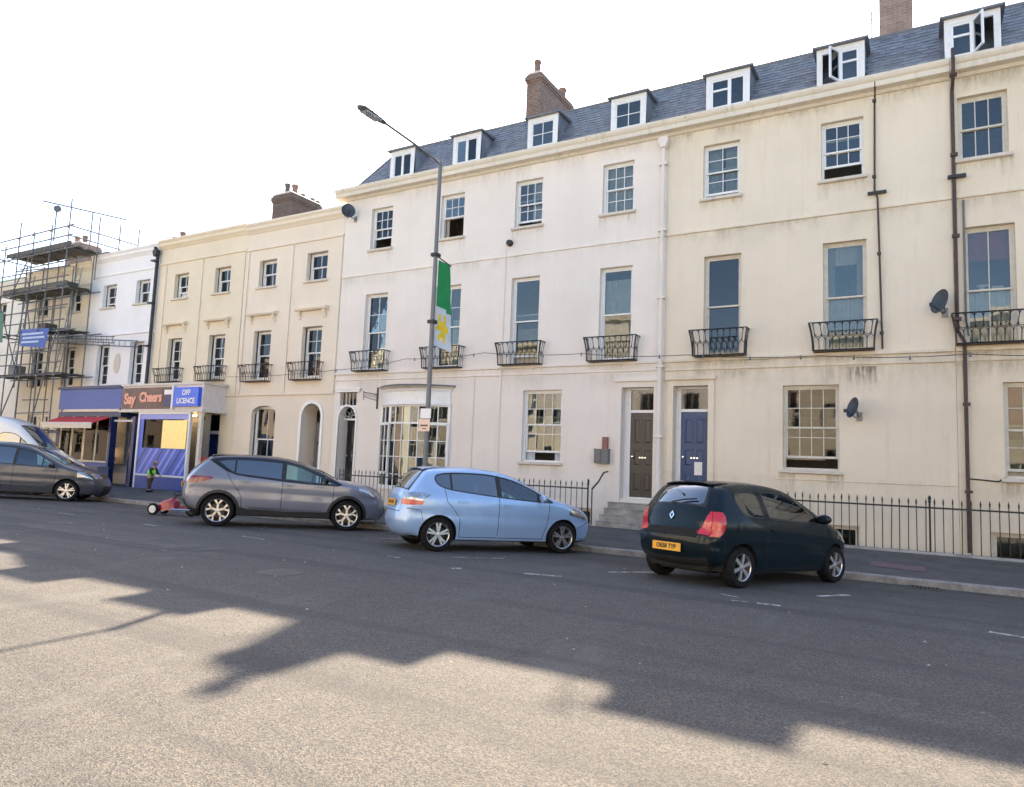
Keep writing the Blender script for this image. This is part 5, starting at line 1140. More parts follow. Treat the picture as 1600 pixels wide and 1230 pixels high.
def build_car(sp):
    """sp: dict. x forward, z up, rear axle at x=0; y to the left"""
    car = empty('parked_car', (0, 0, 0), sp['label'], sp['cat'], sp.get('group'))
    up, ui = crom([(p[0], 0, p[1]) for p in sp['outline']], .05); UP = [(p.x, p.z) for p in up]
    WB, zs, ra, rw = sp['WB'], sp['sill'], sp['arch'], sp['r']
    A = np.array(UP); SA, SB = A[:-1], A[1:]
    def dist(x, z):
        p = np.array((x, z)); d = SB-SA; t = np.clip(((p-SA)*d).sum(1)/np.maximum((d*d).sum(1), 1e-9), 0, 1); return float(np.sqrt((((SA+d*t[:, None])-p)**2).sum(1)).min())
    xr, xf = A[:, 0].min(), A[:, 0].max(); HW = sp['W']/2; zb = sp['belt']; zt = A[:, 1].max()
    def Y(x, z):
        y = HW
        u = (x-xr)/sp.get('rl', .75); y -= sp.get('rt', .13)*max(0, 1-u)**2
        u = (xf-x)/sp.get('fl', .85); y -= sp.get('ft', .17)*max(0, 1-u)**2
        if z < .5: y -= .05*((.5-z)/.3)**2
        y -= .03*min(1, ((z-.72)/.35)**2) if z < .72 else 0
        zbb = zb-.06
        if z > zbb: y -= sp.get('tumble', .30)*((z-zbb)/(zt-zbb))**1.25
        # shoulder crease and lower door crease
        y -= .012*math.exp(-((z-(sp.get('crease', .62)+.05*x/WB*-1))/.05)**2)
        d = dist(x, z); r = sp.get('fil', .10)
        if d < r: y -= r*.8*(1-math.sqrt(max(0, 1-(1-d/r)**2)))
        return y
    # side outline polygon
    rear_low, front_low = UP[0], UP[-1]
    low = []
    zf = front_low[1]
    low.append((WB+math.sqrt(ra*ra-(zs-rw)**2)+.001, max(zs, zf)))
    low += arc(WB, rw, ra, math.degrees(math.asin((max(zs, zf)-rw)/ra)), 180-math.degrees(math.asin((zs-rw)/ra)), 18)[1:]
    for k in range(1, 12): t = k/12; low.append((WB-math.sqrt(ra*ra-(zs-rw)**2)+t*(2*math.sqrt(ra*ra-(zs-rw)**2)-WB), zs))
    low += arc(0, rw, ra, math.degrees(math.asin((zs-rw)/ra)), 180-math.degrees(math.asin((rear_low[1]-rw)/ra)), 18)
    outer = UP+low
    outer = [p for i, p in enumerate(outer) if (Vector(p)-Vector(outer[i-1])).length > 1e-4]
    reg = []
    for nm, P, mt in sp['side']: reg.append((nm, P, mt))
    extra = []
    for i in range(1, len(UP)-1):
        t = (Vector(UP[i+1])-Vector(UP[i-1])).normalized(); nrm = Vector((t.y, -t.x))
        for f in (.12, .35, .7, 1.05): q = Vector(UP[i])+nrm*sp.get('fil', .1)*f; extra.append((q.x, q.y))
    V2, FA = cdt_panel(outer, [(n_, p_) for n_, p_, _ in reg], .07, extra)
    YV = [Y(v.x, v.y) for v in V2]
    body = MB(); bm_names = []; bmats = []
    def bmat(m):
        if m not in bmats: bmats.append(m)
        return bmats.index(m)
    bmat(sp['paint'])
    inner_sep = {'glass': .006, 'lens': -.004}
    for side in (-1, 1):
        for k, fs in FA.items():
            nm, mt = (None, sp['paint']) if k < 0 else (reg[k][0], reg[k][2])
            fs2 = fs if side < 0 else [tuple(reversed(f)) for f in fs]
            if nm in (None, 'body', 'trim', 'gap'):
                used = sorted({i for f in fs2 for i in f}); mp = {i: j for j, i in enumerate(used)}
                body.add([(V2[i].x, side*YV[i], V2[i].y) for i in used], [tuple(mp[i] for i in f) for f in fs2], bmat(mt))
            else:
                used = sorted({i for f in fs2 for i in f}); mp = {i: j for j, i in enumerate(used)}
                off = .006 if 'window' in nm else -.004
                q = MB(); q.add([(V2[i].x, side*(YV[i]-off), V2[i].y) for i in used], [tuple(mp[i] for i in f) for f in fs2]); q.build(nm, mt, car, smooth=True)
    # centre strip
    n = len(UP); S_ = [0.]
    for i in range(1, n): S_.append(S_[-1]+(Vector(UP[i])-Vector(UP[i-1])).length)
    NRM = []
    for i in range(n):
        t = (Vector(UP[min(n-1, i+1)])-Vector(UP[max(0, i-1)])).normalized(); NRM.append(Vector((-t.y, t.x)))
    crown_c = sp['crown']; sc_ = [S_[i] for i in ui]
    def strip_pt(s, v):
        i = int(np.clip(np.searchsorted(S_, s)-1, 0, n-2)); t = (s-S_[i])/max(1e-9, S_[i+1]-S_[i]); t = min(1, max(0, t))
        p = Vector(UP[i]).lerp(Vector(UP[i+1]), t); nn = NRM[i].lerp(NRM[i+1], t).normalized(); ye = YE[i]*(1-t)+YE[i+1]*t
        c = float(np.interp(s, sc_, crown_c)); k = sp.get('ck', 2.8)
        q = p+nn*c*(1-abs(v)**k); return Vector((q.x, v*ye, q.y)), Vector((nn.x, 0, nn.y))
    YE = [Y(*p) for p in UP]
    def sv(c): i = int(c); f = c-i; i = min(i, len(sc_)-1); return sc_[i]+(sc_[min(i+1, len(sc_)-1)]-sc_[i])*f
    WV = .75
    outer2 = [(s, WV) for s in S_]+[(S_[-1], WV*(1-2*k/16)) for k in range(1, 16)]+[(s, -WV) for s in S_[::-1]]+[(S_[0], -WV*(1-2*k/16)) for k in range(1, 16)]
    reg2 = [(nm, [(sv(a), b*WV) for a, b in P], mt) for nm, P, mt in sp['strip']]
    V3, FB = cdt_panel(outer2, [(a, b) for a, b, _ in reg2], .075)
    PT = [strip_pt(v.x, max(-1, min(1, v.y/WV))) for v in V3]
    for k, fs in FB.items():
        nm, mt = (None, sp['paint']) if k < 0 else (reg2[k][0], reg2[k][2])
        used = sorted({i for f in fs for i in f}); mp = {i: j for j, i in enumerate(used)}
        if nm in (None, 'body', 'trim', 'gap'): body.add([PT[i][0] for i in used], [tuple(mp[i] for i in f) for f in fs], bmat(mt))
        else:
            off = -.006 if nm in ('rear_window', 'windscreen') else .004
            q = MB(); q.add([PT[i][0]+PT[i][1]*off for i in used], [tuple(mp[i] for i in f) for f in fs]); q.build(nm, mt, car, smooth=True)
    bo = body.build('body', bmats, car)
    bm = bmesh.new(); bm.from_mesh(bo.data); bmesh.ops.remove_doubles(bm, verts=bm.verts, dist=2e-4); bmesh.ops.recalc_face_normals(bm, faces=bm.faces); bm.to_mesh(bo.data); bm.free()
    bo.data.polygons.foreach_set('use_smooth', [True]*len(bo.data.polygons)); bo.data.set_sharp_from_angle(angle=R(50))
    # wheel arch liners and floor
    u = MB()
    for x in (0, WB):
        for s in (-1, 1):
            P = arc(x, rw, ra+.004, -12, 192, 16)
            for a, c in zip(P, P[1:]):
                ya = s*(Y(*a)-.002) if a[1] > zs else s*(HW-.05); u.face([(a[0], ya, a[1]), (c[0], ya, c[1]), (c[0], s*(HW-.38), c[1]), (a[0], s*(HW-.38), a[1])])
            u.face([(p[0], s*(HW-.38), p[1]) for p in P])
    u.box(ra+.03, WB-ra-.03, -(HW-.1), HW-.1, zs-.02, zs+.1); u.box(xr+.12, -ra*.95, -(HW-.3), HW-.3, zs, zs+.25); u.box(-ra, WB+ra, -(HW-.39), HW-.39, zs-.04, zs+.18); u.box(WB+ra*.9, xf-.2, -(HW-.3), HW-.3, zs-.02, zs+.2)
    u.build('underbody', 'under', car)
    # interior
    zf_ = zs+.12; q = MB(); q.box(-.1, WB-.35, -(HW-.14), HW-.14, zf_, zf_+.03); q.box(WB-.62, WB-.35, -(HW-.17), HW-.17, zf_, zb-.06); q.box(-.45, -.05, -(HW-.2), HW-.2, zf_+.1, zb-.12); q.build('cabin_floor', 'under', car)
    def seat(x, y0, y1, hr):
        b = MB(); z = zf_+.08
        b.prism([(x-.04, z), (x+.48, z+.05), (x+.5, z+.2), (x+.42, z+.25), (x+.02, z+.2), (x-.16, z+.72), (x-.26, z+.7), (x-.16, z+.1)], y0, y1, 'y')
        for h in hr: b.prism([(x-.20, z+.74), (x-.27, z+.93), (x-.35, z+.92), (x-.29, z+.73)], h-.12, h+.12, 'y')
        b.build('seat', 'seatcloth', car)
    seat(WB-1.32, -.62*HW-.2, -.62*HW+.26, (-.62*HW+.03,)); seat(WB-1.32, .62*HW-.26, .62*HW+.2, (.62*HW-.03,)); seat(.18, -HW+.25, HW-.25, (-.45*HW, .45*HW))
    b = MB(); cx, cy, cz = WB-.82, -.45*HW, zb-.02; b.tube([(cx+.05*math.sin(a*PI/8), cy+.18*math.cos(a*PI/8), cz+.17*math.sin(a*PI/8)) for a in range(17)], .014, 5); b.tube([(cx, cy, cz), (cx+.2, cy, cz-.1)], .02, 5); b.build('steering_wheel', 'blackplast', car)
    for x in (0, WB):
        for s in (-1, 1): make_wheel(car, x, s*(HW-.13), rw, s, sp['rim'], sp['spokes'], .2)
    # mirrors
    mx, mz = sp['mirror']
    for s in (-1, 1):
        yy = s*(Y(mx, mz)+.1); b = MB(); V = []; n1, n2 = 8, 12
        for i in range(n1+1):
            a = -PI/2+PI*i/n1
            for k in range(n2):
                c = 2*PI*k/n2; V.append((mx+.06*math.cos(a)*math.cos(c)*(1.5 if math.cos(c) > 0 else .5), yy+.115*math.sin(a), mz+.075*math.cos(a)*math.sin(c)))
        b.add(V, [(i*n2+k, i*n2+(k+1) % n2, (i+1)*n2+(k+1) % n2, (i+1)*n2+k) for i in range(n1) for k in range(n2)]); m_ = b.build('mirror', sp.get('mirmat', sp['paint']), car, smooth=True)
        b = MB(); b.tube([(mx+.02, yy-s*.03, mz-.03), (mx+.04, s*(Y(mx, mz-.06)-.02), mz-.07)], .022, 6); b.build('mirror_stalk', 'blackplast', m_)
    for hx, hz in sp['handles']:
        for s in (-1, 1): b = MB(); yy = s*(Y(hx, hz)+.012); b.obox((hx, yy, hz), (.09, .016, .014)); b.build('door_handle', sp.get('hmat', sp['paint']), car)
    if 'wiper' in sp:
        b = MB(); P = [strip_pt(sv(a), v)[0]+strip_pt(sv(a), v)[1]*.03 for a, v in sp['wiper']]; b.tube(P, .012, 5); b.build('wiper', 'blackplast', car)
    if 'plate' in sp:
        a, ww, hh, txt, tilt = sp['plate']; p, nn = strip_pt(sv(a), 0)
        b = MB(); b.box(-.012, .0, -ww/2, ww/2, -hh/2, hh/2); o = b.build('number_plate', 'plate', car); o.location = p+nn*.02; o.rotation_euler = (0, R(tilt), 0)
        WL[o.name] = Vector((0, 0, 0))
        t = bpy.data.objects.new('lettering', text_mesh(txt, hh*.95, 'plateletter', .001, .004)); COL.objects.link(t); t.parent = o; t.location = (-.0135, 0, 0); t.rotation_euler = (R(90), 0, R(-90)); t.scale = (.78, .8, 1)
    if 'extra' in sp: sp['extra'](car, strip_pt, sv, Y)
    if 'spoiler' in sp:
        a0, a1 = sp['spoiler']; b = MB(); rows = []
        for (aa, up_) in ((a1, .004), ((a0+a1)/2, .014), (a0, .010), (a0, -.012), ((a0+a1)/2, -.01)):
            rows.append([strip_pt(sv(aa), v)[0]+strip_pt(sv(aa), v)[1]*up_+(Vector((-sp.get('spl', .05), 0, .004)) if aa == a0 else Vector()) for v in np.linspace(-.9, .9, 13)])
        V = [p for r_ in rows for p in r_]; b.add(V, [(i*13+k, i*13+k+1, (i+1)*13+k+1, (i+1)*13+k) for i in range(len(rows)-1) for k in range(12)]); b.build('spoiler', sp.get('roofmat', sp['paint']), car, smooth=True)
    return car, strip_pt, sv
def place(car, x, y, deg, z, pitch=-.035):
    """cross fall of the road tilts the car"""
    c, s = math.cos(R(deg)), math.sin(R(deg))
    f = Vector((c, s, pitch*s)).normalized(); up_ = Vector((0, -pitch, 1)).normalized(); l = up_.cross(f).normalized(); up_ = f.cross(l)
    car.matrix_world = Matrix(((f.x, l.x, up_.x, x), (f.y, l.y, up_.y, y), (f.z, l.z, up_.z, z), (0, 0, 0, 1)))
def poly(*a): return [tuple(p) for p in a]
# ---- light blue hatchback
def rect_sv(a0, a1, v0, v1): return [(a0, v0), (a1, v0), (a1, v1), (a0, v1)]
jz_out = [(-.46, .27), (-.56, .32), (-.61, .48), (-.585, .66), (-.56, .80), (-.54, .98), (-.42, 1.16), (-.26, 1.37), (-.20, 1.43), (.0, 1.475), (.55, 1.51), (1.0, 1.495), (1.4, 1.42), (1.85, 1.225), (2.28, 1.02), (2.62, .93), (2.92, .84), (3.10, .73), (3.17, .56), (3.17, .38), (3.10, .24)]
win = rounded([(-.06, 1.36), (-.10, 1.27), (-.02, 1.16), (.22, 1.09), (.9, 1.02), (1.6, .965), (2.16, .94), (2.26, .955), (2.1, 1.05), (1.78, 1.21), (1.42, 1.345), (1.0, 1.415), (.5, 1.425), (.1, 1.40)], .08)
def cutx(P, a, c): # part of a closed polygon between two x (dense polygon)
    out = []
    n = len(P)
    def clip(P, xx, keep_right):
        o = []
        for i in range(len(P)):
            p, q = P[i], P[(i+1) % len(P)]; ip = (p[0] >= xx) == keep_right; iq = (q[0] >= xx) == keep_right
            if ip: o.append(p)
            if ip != iq: t = (xx-p[0])/(q[0]-p[0]); o.append((xx, p[1]+t*(q[1]-p[1])))
        return o
    return clip(clip(P, a, True), c, False)
def glaze(win, cuts, mats, ins=.022):
    r = [('trim', win, 'blackplast')]; wi = inset(win, ins)
    for (a, c), m in zip(cuts, mats): r.append(('side_window', cutx(wi, a, c), m))
    return r
def gaps(lines, w=.011): return [('gap', strip_poly(l, w), 'under') for l in lines]
jazz_sp = dict(label='light blue hatchback parked at a slant between the grey crossover and the dark hatchback', cat='car', paint='p_jazz', outline=jz_out, WB=2.5, W=1.695, sill=.22, arch=.345, r=.305, rim=.215, belt=.98, spokes=('double', 5, .017), mirror=(1.98, 1.02), handles=[(.42, .90), (1.32, .86)], crease=.66,
    crown=[.06, .09, .12, .12, .10, .10, .10, .08, .05, .035, .03, .03, .04, .07, .06, .05, .07, .12, .15, .16, .12],
    side=gaps([[(-.60, .74), (-.34, .72), (-.30, .56)], [(2.83, .48), (3.1, .60)], [(.08, 1.12), (.12, .9), (.27, .74), (.38, .60), (.40, .24)], [(1.16, 1.42), (1.14, 1.0), (1.14, .3)], [(2.18, .96), (2.16, .62), (2.06, .26)], [(.42, .265), (2.08, .265)]])
      + glaze(win, [(-.2, .20), (.235, 1.10), (1.19, 1.93), (1.965, 2.4)], ['carglass_dark', 'carglass_dark', 'carglass', 'carglass'])
      + [('taillight', poly((-.70, .795), (-.32, .815), (-.30, .88), (-.70, .90)), 'redlens'), ('reversing_light', poly((-.70, .905), (-.32, .885), (-.18, .99), (-.30, 1.03), (-.70, 1.03)), 'clearlens'), ('headlight', poly((2.62, .74), (3.0, .64), (3.06, .70), (2.86, .82), (2.64, .88)), 'clearlens')],
    strip=[('trim', rect_sv(5.3, 8.2, -.90, .90), 'blackplast'), ('rear_window', [(5.4, -.8), (6.2, -.84), (7.4, -.8), (8.05, -.7), (8.05, .7), (7.4, .8), (6.2, .84), (5.4, .8)], 'carglass_dark'),
      ('trim', rect_sv(12.1, 14.0, -.90, .90), 'blackplast'), ('windscreen', rect_sv(12.2, 13.9, -.86, .86), 'carglass'),
      ('taillight', rect_sv(4.0, 4.55, .72, 1.1), 'redlens'), ('taillight', rect_sv(4.0, 4.55, -1.1, -.72), 'redlens'), ('reversing_light', rect_sv(4.56, 5.2, .76, 1.1), 'clearlens'), ('reversing_light', rect_sv(4.56, 5.2, -1.1, -.76), 'clearlens'),
      ('gap', rect_sv(3.0, 3.08, -.75, .75), 'under'), ('gap', strip_poly([(3.04, .74), (4.0, .70), (5.3, .74)], .012), 'under'), ('gap', strip_poly([(3.04, -.74), (4.0, -.70), (5.3, -.74)], .012), 'under'), ('grille', rect_sv(16.9, 17.5, -.45, .45), 'blackplast'), ('bumper_intake', rect_sv(18.4, 19.5, -.6, .6), 'blackplast'), ('gap', rect_sv(16.3, 16.36, -.9, .9), 'under')],
    plate=(4.05, .52, .115, 'LF09 KXM', 8), wiper=[(5.5, .0), (5.75, .25), (5.85, .45)], spoiler=(7.9, 9.3))
jazz, _, _ = build_car(jazz_sp); place(jazz, -8.13, 10.9, 53.6, zr(10.9), -.035)
# ---- dark hatchback with red lamps
tw_out = [(-.42, .30), (-.50, .36), (-.555, .50), (-.55, .66), (-.50, .78), (-.48, .92), (-.42, 1.08), (-.27, 1.32), (-.19, 1.39), (.02, 1.43), (.5, 1.455), (.95, 1.44), (1.3, 1.38), (1.68, 1.2), (2.05, .99), (2.36, .88), (2.62, .79), (2.82, .66), (2.90, .50), (2.90, .36), (2.82, .24)]
twin_w1 = rounded([(-.02, 1.30), (-.06, 1.20), (.02, 1.02), (.12, .985), (.42, .97), (.49, 1.0), (.50, 1.30), (.44, 1.345), (.10, 1.34)], .06)
twin_w2 = rounded([(.60, 1.33), (.58, 1.2), (.585, .99), (.63, .965), (1.4, .93), (1.95, .905), (1.98, .93), (1.75, 1.07), (1.45, 1.24), (1.2, 1.33), (.95, 1.36), (.68, 1.36)], .06)
def tw_extra(car, spt, sv, Y):
    p, nn = spt(sv(5.05), 0); b = MB(); hw, hh = .042, .062; T = Vector((-nn.z, 0, nn.x)); T = -T if T.z < 0 else T; Yv = Vector((0, 1, 0)); c = p+nn*.012
    O = [c+Yv*hw*a+T*hh*e for a, e in ((0, 1), (1, .12), (1, -.12), (0, -1), (-1, -.12), (-1, .12))]; I = [c+Yv*hw*a*.5+T*hh*e*.55 for a, e in ((0, 1), (1, .1), (1, -.1), (0, -1), (-1, -.1), (-1, .1))]
    V = [q+nn*.008 for q in O]+[q+nn*.008 for q in I]+O+I; b.add(V, [(i, (i+1) % 6, 6+(i+1) % 6, 6+i) for i in range(6)]+[(i, (i+1) % 6, 12+(i+1) % 6, 12+i) for i in range(6)]+[(6+i, 6+(i+1) % 6, 18+(i+1) % 6, 18+i) for i in range(6)]); b.build('badge', 'chrome', car)
twin_sp = dict(label='small blue-black hatchback parked at a slant nearest the camera, with bright red tail lights', cat='car', paint='p_twin', outline=tw_out, WB=2.367, W=1.654, sill=.21, arch=.33, r=.288, rim=.192, belt=.95, spokes=('wide', 6, .018), mirror=(1.86, .99), handles=[(.72, .80)], crease=.55, mirmat='p_twin', tumble=.27,
    crown=[.05, .09, .11, .12, .11, .10, .10, .08, .05, .04, .035, .035, .04, .07, .06, .05, .07, .11, .14, .15, .12],
    side=gaps([[(-.56, .68), (-.36, .66), (-.33, .5)], [(2.62, .42), (2.88, .56)], [(.55, 1.36), (.545, .98), (.52, .6), (.56, .28)], [(1.98, .92), (2.0, .6), (1.93, .25)], [(.58, .25), (1.95, .25)]])
      + [('trim', twin_w1, 'blackplast'), ('side_window', inset(twin_w1, .02), 'carglass'), ('trim', twin_w2, 'blackplast'), ('side_window', inset(twin_w2, .022), 'carglass'),
         ('taillight', [(-.70, .69), (-.44, .70), (-.38, .75), (-.345, .86), (-.33, .98), (-.35, 1.03), (-.39, 1.04), (-.60, 1.03)], 'redlens'), ('headlight', poly((2.4, .70), (2.74, .62), (2.78, .68), (2.56, .79), (2.42, .82)), 'clearlens'), ('fuel_flap', poly((-.12, .78), (.02, .78), (.02, .92), (-.12, .92)), 'p_twin')],
    strip=[('trim', [(5.95, -.84), (7.0, -.86), (8.0, -.8), (8.0, .8), (7.0, .86), (5.95, .84)], 'blackplast'), ('rear_window', [(6.05, -.66), (6.2, -.78), (7.0, -.80), (7.7, -.74), (7.9, -.62), (7.9, .62), (7.7, .74), (7.0, .80), (6.2, .78), (6.05, .66)], 'carglass_dark'),
      ('trim', rect_sv(12.1, 14.0, -.88, .88), 'blackplast'), ('windscreen', rect_sv(12.2, 13.9, -.84, .84), 'carglass'),
      ('taillight', [(3.3, .76), (3.5, .72), (4.1, .79), (5.2, .88), (5.72, .97), (5.72, 1.1), (3.45, 1.1)], 'redlens'), ('taillight', [(3.3, -.76), (3.5, -.72), (4.1, -.79), (5.2, -.88), (5.72, -.97), (5.72, -1.1), (3.45, -1.1)], 'redlens'),
      ('trim', [(2.95, -.76), (3.75, -.72), (3.75, .70), (2.95, .74)], 'under'), ('trim', rect_sv(.1, 1.35, -.98, .98), 'blackplast'),
      ('gap', strip_poly([(3.75, .755), (3.3, .755), (2.8, .74), (2.75, .5), (2.75, -.5), (2.8, -.74), (3.3, -.755), (3.75, -.755)], .014), 'under'), ('gap', strip_poly([(5.72, .86), (7.0, .885), (8.1, .84)], .012), 'under'), ('gap', strip_poly([(5.72, -.86), (7.0, -.885), (8.1, -.84)], .012), 'under'), ('gap', rect_sv(1.35, 1.4, -.95, .95), 'under'),
      ('grille', rect_sv(16.9, 17.5, -.4, .4), 'blackplast'), ('bumper_intake', rect_sv(18.3, 19.5, -.6, .6), 'blackplast')],
    plate=(2.15, .52, .115, 'OE58 TYP', 2), wiper=[(6.0, .1), (6.15, -.2), (6.3, -.6)], spoiler=(8.0, 9.2), extra=tw_extra)
twin, _, _ = build_car(twin_sp); place(twin, -2.91, 10.68, 65.5, zr(10.68), -.035)
# ---- mauve-grey crossover with black roof
cp_out = [(-.50, .36), (-.62, .42), (-.70, .58), (-.70, .78), (-.66, .98), (-.60, 1.10), (-.46, 1.28), (-.30, 1.44), (-.20, 1.50), (.05, 1.54), (.7, 1.57), (1.2, 1.55), (1.6, 1.47), (2.1, 1.29), (2.5, 1.12), (2.85, 1.05), (3.2, .97), (3.42, .82), (3.5, .62), (3.5, .42), (3.40, .27)]
cwin = rounded([(-.12, 1.42), (.16, 1.22), (.32, 1.15), (1.0, 1.09), (1.8, 1.03), (2.42, 1.0), (2.5, 1.02), (2.1, 1.22), (1.65, 1.40), (1.2, 1.47), (.6, 1.49), (.1, 1.47)], .08)
def clad(cx, r0, r1, a0, a1, n=14): return arc(cx, .345, r1, a0, a1, n)+arc(cx, .345, r0, a1, a0, n)
capt_sp = dict(label='mauve-grey crossover with a dark roof and two-tone wheels, parked behind the light blue hatchback', cat='car', paint='p_capt', outline=cp_out, WB=2.75, W=1.80, sill=.27, arch=.385, r=.345, rim=.25, belt=1.06, spokes=('star', 5, .022), mirror=(2.22, 1.12), handles=[(.5, 1.0), (1.5, .96)], crease=.78, mirmat='p_captroof', tumble=.27, roofmat='p_captroof',
    crown=[.06, .10, .13, .13, .12, .11, .10, .08, .05, .04, .035, .035, .04, .07, .06, .06, .08, .12, .16, .17, .12],
    side=[('body', [(-.44, 1.34), (-.28, 1.43), (.1, 1.20), (.34, 1.12), (1.0, 1.06), (1.8, 1.0), (2.5, .985), (2.62, 1.03), (2.1, 1.30), (1.6, 1.53), (.7, 1.66), (-.2, 1.6), (-.5, 1.4)], 'p_captroof')]
      + gaps([[(.12, 1.2), (.22, 1.0), (.36, .82), (.46, .66), (.48, .3)], [(1.32, 1.5), (1.3, 1.05), (1.3, .35)], [(2.42, 1.0), (2.42, .7), (2.3, .3)]])
      + [('trim', [(.36, .27)]+[(.36, .46), (.6, .40), (1.4, .38), (2.3, .40), (2.42, .27)], 'blackplast'), ('trim', clad(0, .384, .45, -12, 192), 'blackplast'), ('trim', clad(2.75, .384, .45, -8, 192), 'blackplast'), ('side_trim', [(.62, .405), (2.2, .385), (2.2, .41), (.62, .455)], 'chrome')]
      + glaze(cwin, [(-.3, .26), (.30, 1.26), (1.35, 2.12), (2.16, 2.6)], ['carglass_dark', 'carglass_dark', 'carglass', 'carglass'])
      + [('taillight', poly((-.8, .90), (-.42, .93), (-.14, 1.03), (-.18, 1.07), (-.8, 1.08)), 'darkredlens'), ('headlight', poly((2.98, .86), (3.36, .78), (3.40, .85), (3.15, .97), (2.98, .98)), 'clearlens')],
    strip=[('trim', rect_sv(5.5, 8.3, -.9, .9), 'blackplast'), ('rear_window', rect_sv(5.7, 7.6, -.8, .8), 'carglass_dark'), ('body', [(8.0, -1), (12.0, -1), (12.0, 1), (8.0, 1)], 'p_captroof'), ('trim', rect_sv(12.0, 14.0, -.92, .92), 'blackplast'), ('windscreen', rect_sv(12.1, 13.9, -.86, .86), 'carglass'),
      ('taillight', rect_sv(3.6, 4.8, .72, 1.1), 'darkredlens'), ('taillight', rect_sv(3.6, 4.8, -1.1, -.72), 'darkredlens'), ('trim', rect_sv(.1, 2.0, -.98, .98), 'blackplast'),
      ('grille', rect_sv(16.6, 17.4, -.5, .5), 'blackplast'), ('bumper_intake', rect_sv(18.3, 19.5, -.7, .7), 'blackplast')],
    plate=(3.3, .52, .115, 'GJ67 VNL', 0), spoiler=(8.0, 9.2))
capt, _, _ = build_car(capt_sp); place(capt, -13.9, 10.85, 47, zr(10.85), -.035)
# ---- dark people carrier at the left edge
mp_out = [(-.62, .32), (-.76, .38), (-.84, .55), (-.83, .78), (-.80, .98), (-.76, 1.15), (-.66, 1.38), (-.54, 1.55), (-.44, 1.60), (-.1, 1.65), (.6, 1.68), (1.2, 1.66), (1.65, 1.57), (2.15, 1.32), (2.6, 1.08), (2.95, .97), (3.25, .86), (3.45, .70), (3.52, .52), (3.5, .36), (3.4, .22)]
mwin = rounded([(-.52, 1.42), (-.56, 1.2), (-.45, 1.12), (.6, 1.07), (1.6, 1.02), (2.42, .98), (2.5, 1.0), (2.1, 1.26), (1.68, 1.46), (1.2, 1.56), (.5, 1.58), (-.4, 1.55)], .08)
mpv_sp = dict(label='dark grey people carrier parked at the left edge, overlapping a white van', cat='car', paint='p_mpv', outline=mp_out, WB=2.73, W=1.82, sill=.24, arch=.365, r=.325, rim=.235, belt=1.02, spokes=('double', 5, .017), mirror=(2.25, 1.08), handles=[(.55, .95), (1.5, .92)], crease=.7,
    crown=[.06, .10, .13, .13, .12, .11, .10, .08, .05, .04, .035, .035, .04, .07, .06, .06, .08, .13, .17, .18, .12],
    side=gaps([[(.1, 1.1), (.14, .9), (.42, .6), (.44, .28)], [(1.3, 1.56), (1.28, 1.0), (1.28, .3)], [(2.42, .98), (2.4, .6), (2.28, .27)]])
      + [('side_trim', [(.5, .46), (2.2, .43), (2.2, .46), (.5, .50)], 'chrome')] + glaze(mwin, [(-.7, .18), (.22, 1.24), (1.32, 2.0), (2.04, 2.6)], ['carglass_dark', 'carglass_dark', 'carglass', 'carglass'])
      + [('taillight', poly((-.80, .9), (-.62, .92), (-.58, 1.2), (-.72, 1.2)), 'darkredlens'), ('headlight', poly((2.98, .74), (3.34, .66), (3.40, .72), (3.15, .88), (2.98, .92)), 'clearlens')],
    strip=[('trim', rect_sv(5.2, 7.6, -.9, .9), 'blackplast'), ('rear_window', rect_sv(5.3, 7.4, -.8, .8), 'carglass_dark'), ('trim', rect_sv(12.1, 14.0, -.92, .92), 'blackplast'), ('windscreen', rect_sv(12.2, 13.9, -.86, .86), 'carglass'),
      ('headlight', rect_sv(16.2, 17.0, .66, .99), 'clearlens'), ('headlight', rect_sv(16.2, 17.0, -.99, -.66), 'clearlens'), ('grille', rect_sv(16.7, 17.3, -.5, .5), 'blackplast'), ('bumper_intake', rect_sv(18.2, 19.5, -.7, .7), 'blackplast')])
mpv, _, _ = build_car(mpv_sp); place(mpv, -23.55-2.73*math.cos(R(46))+.5, 12.55-2.73*math.sin(R(46)), 46, zr(11), -.03)
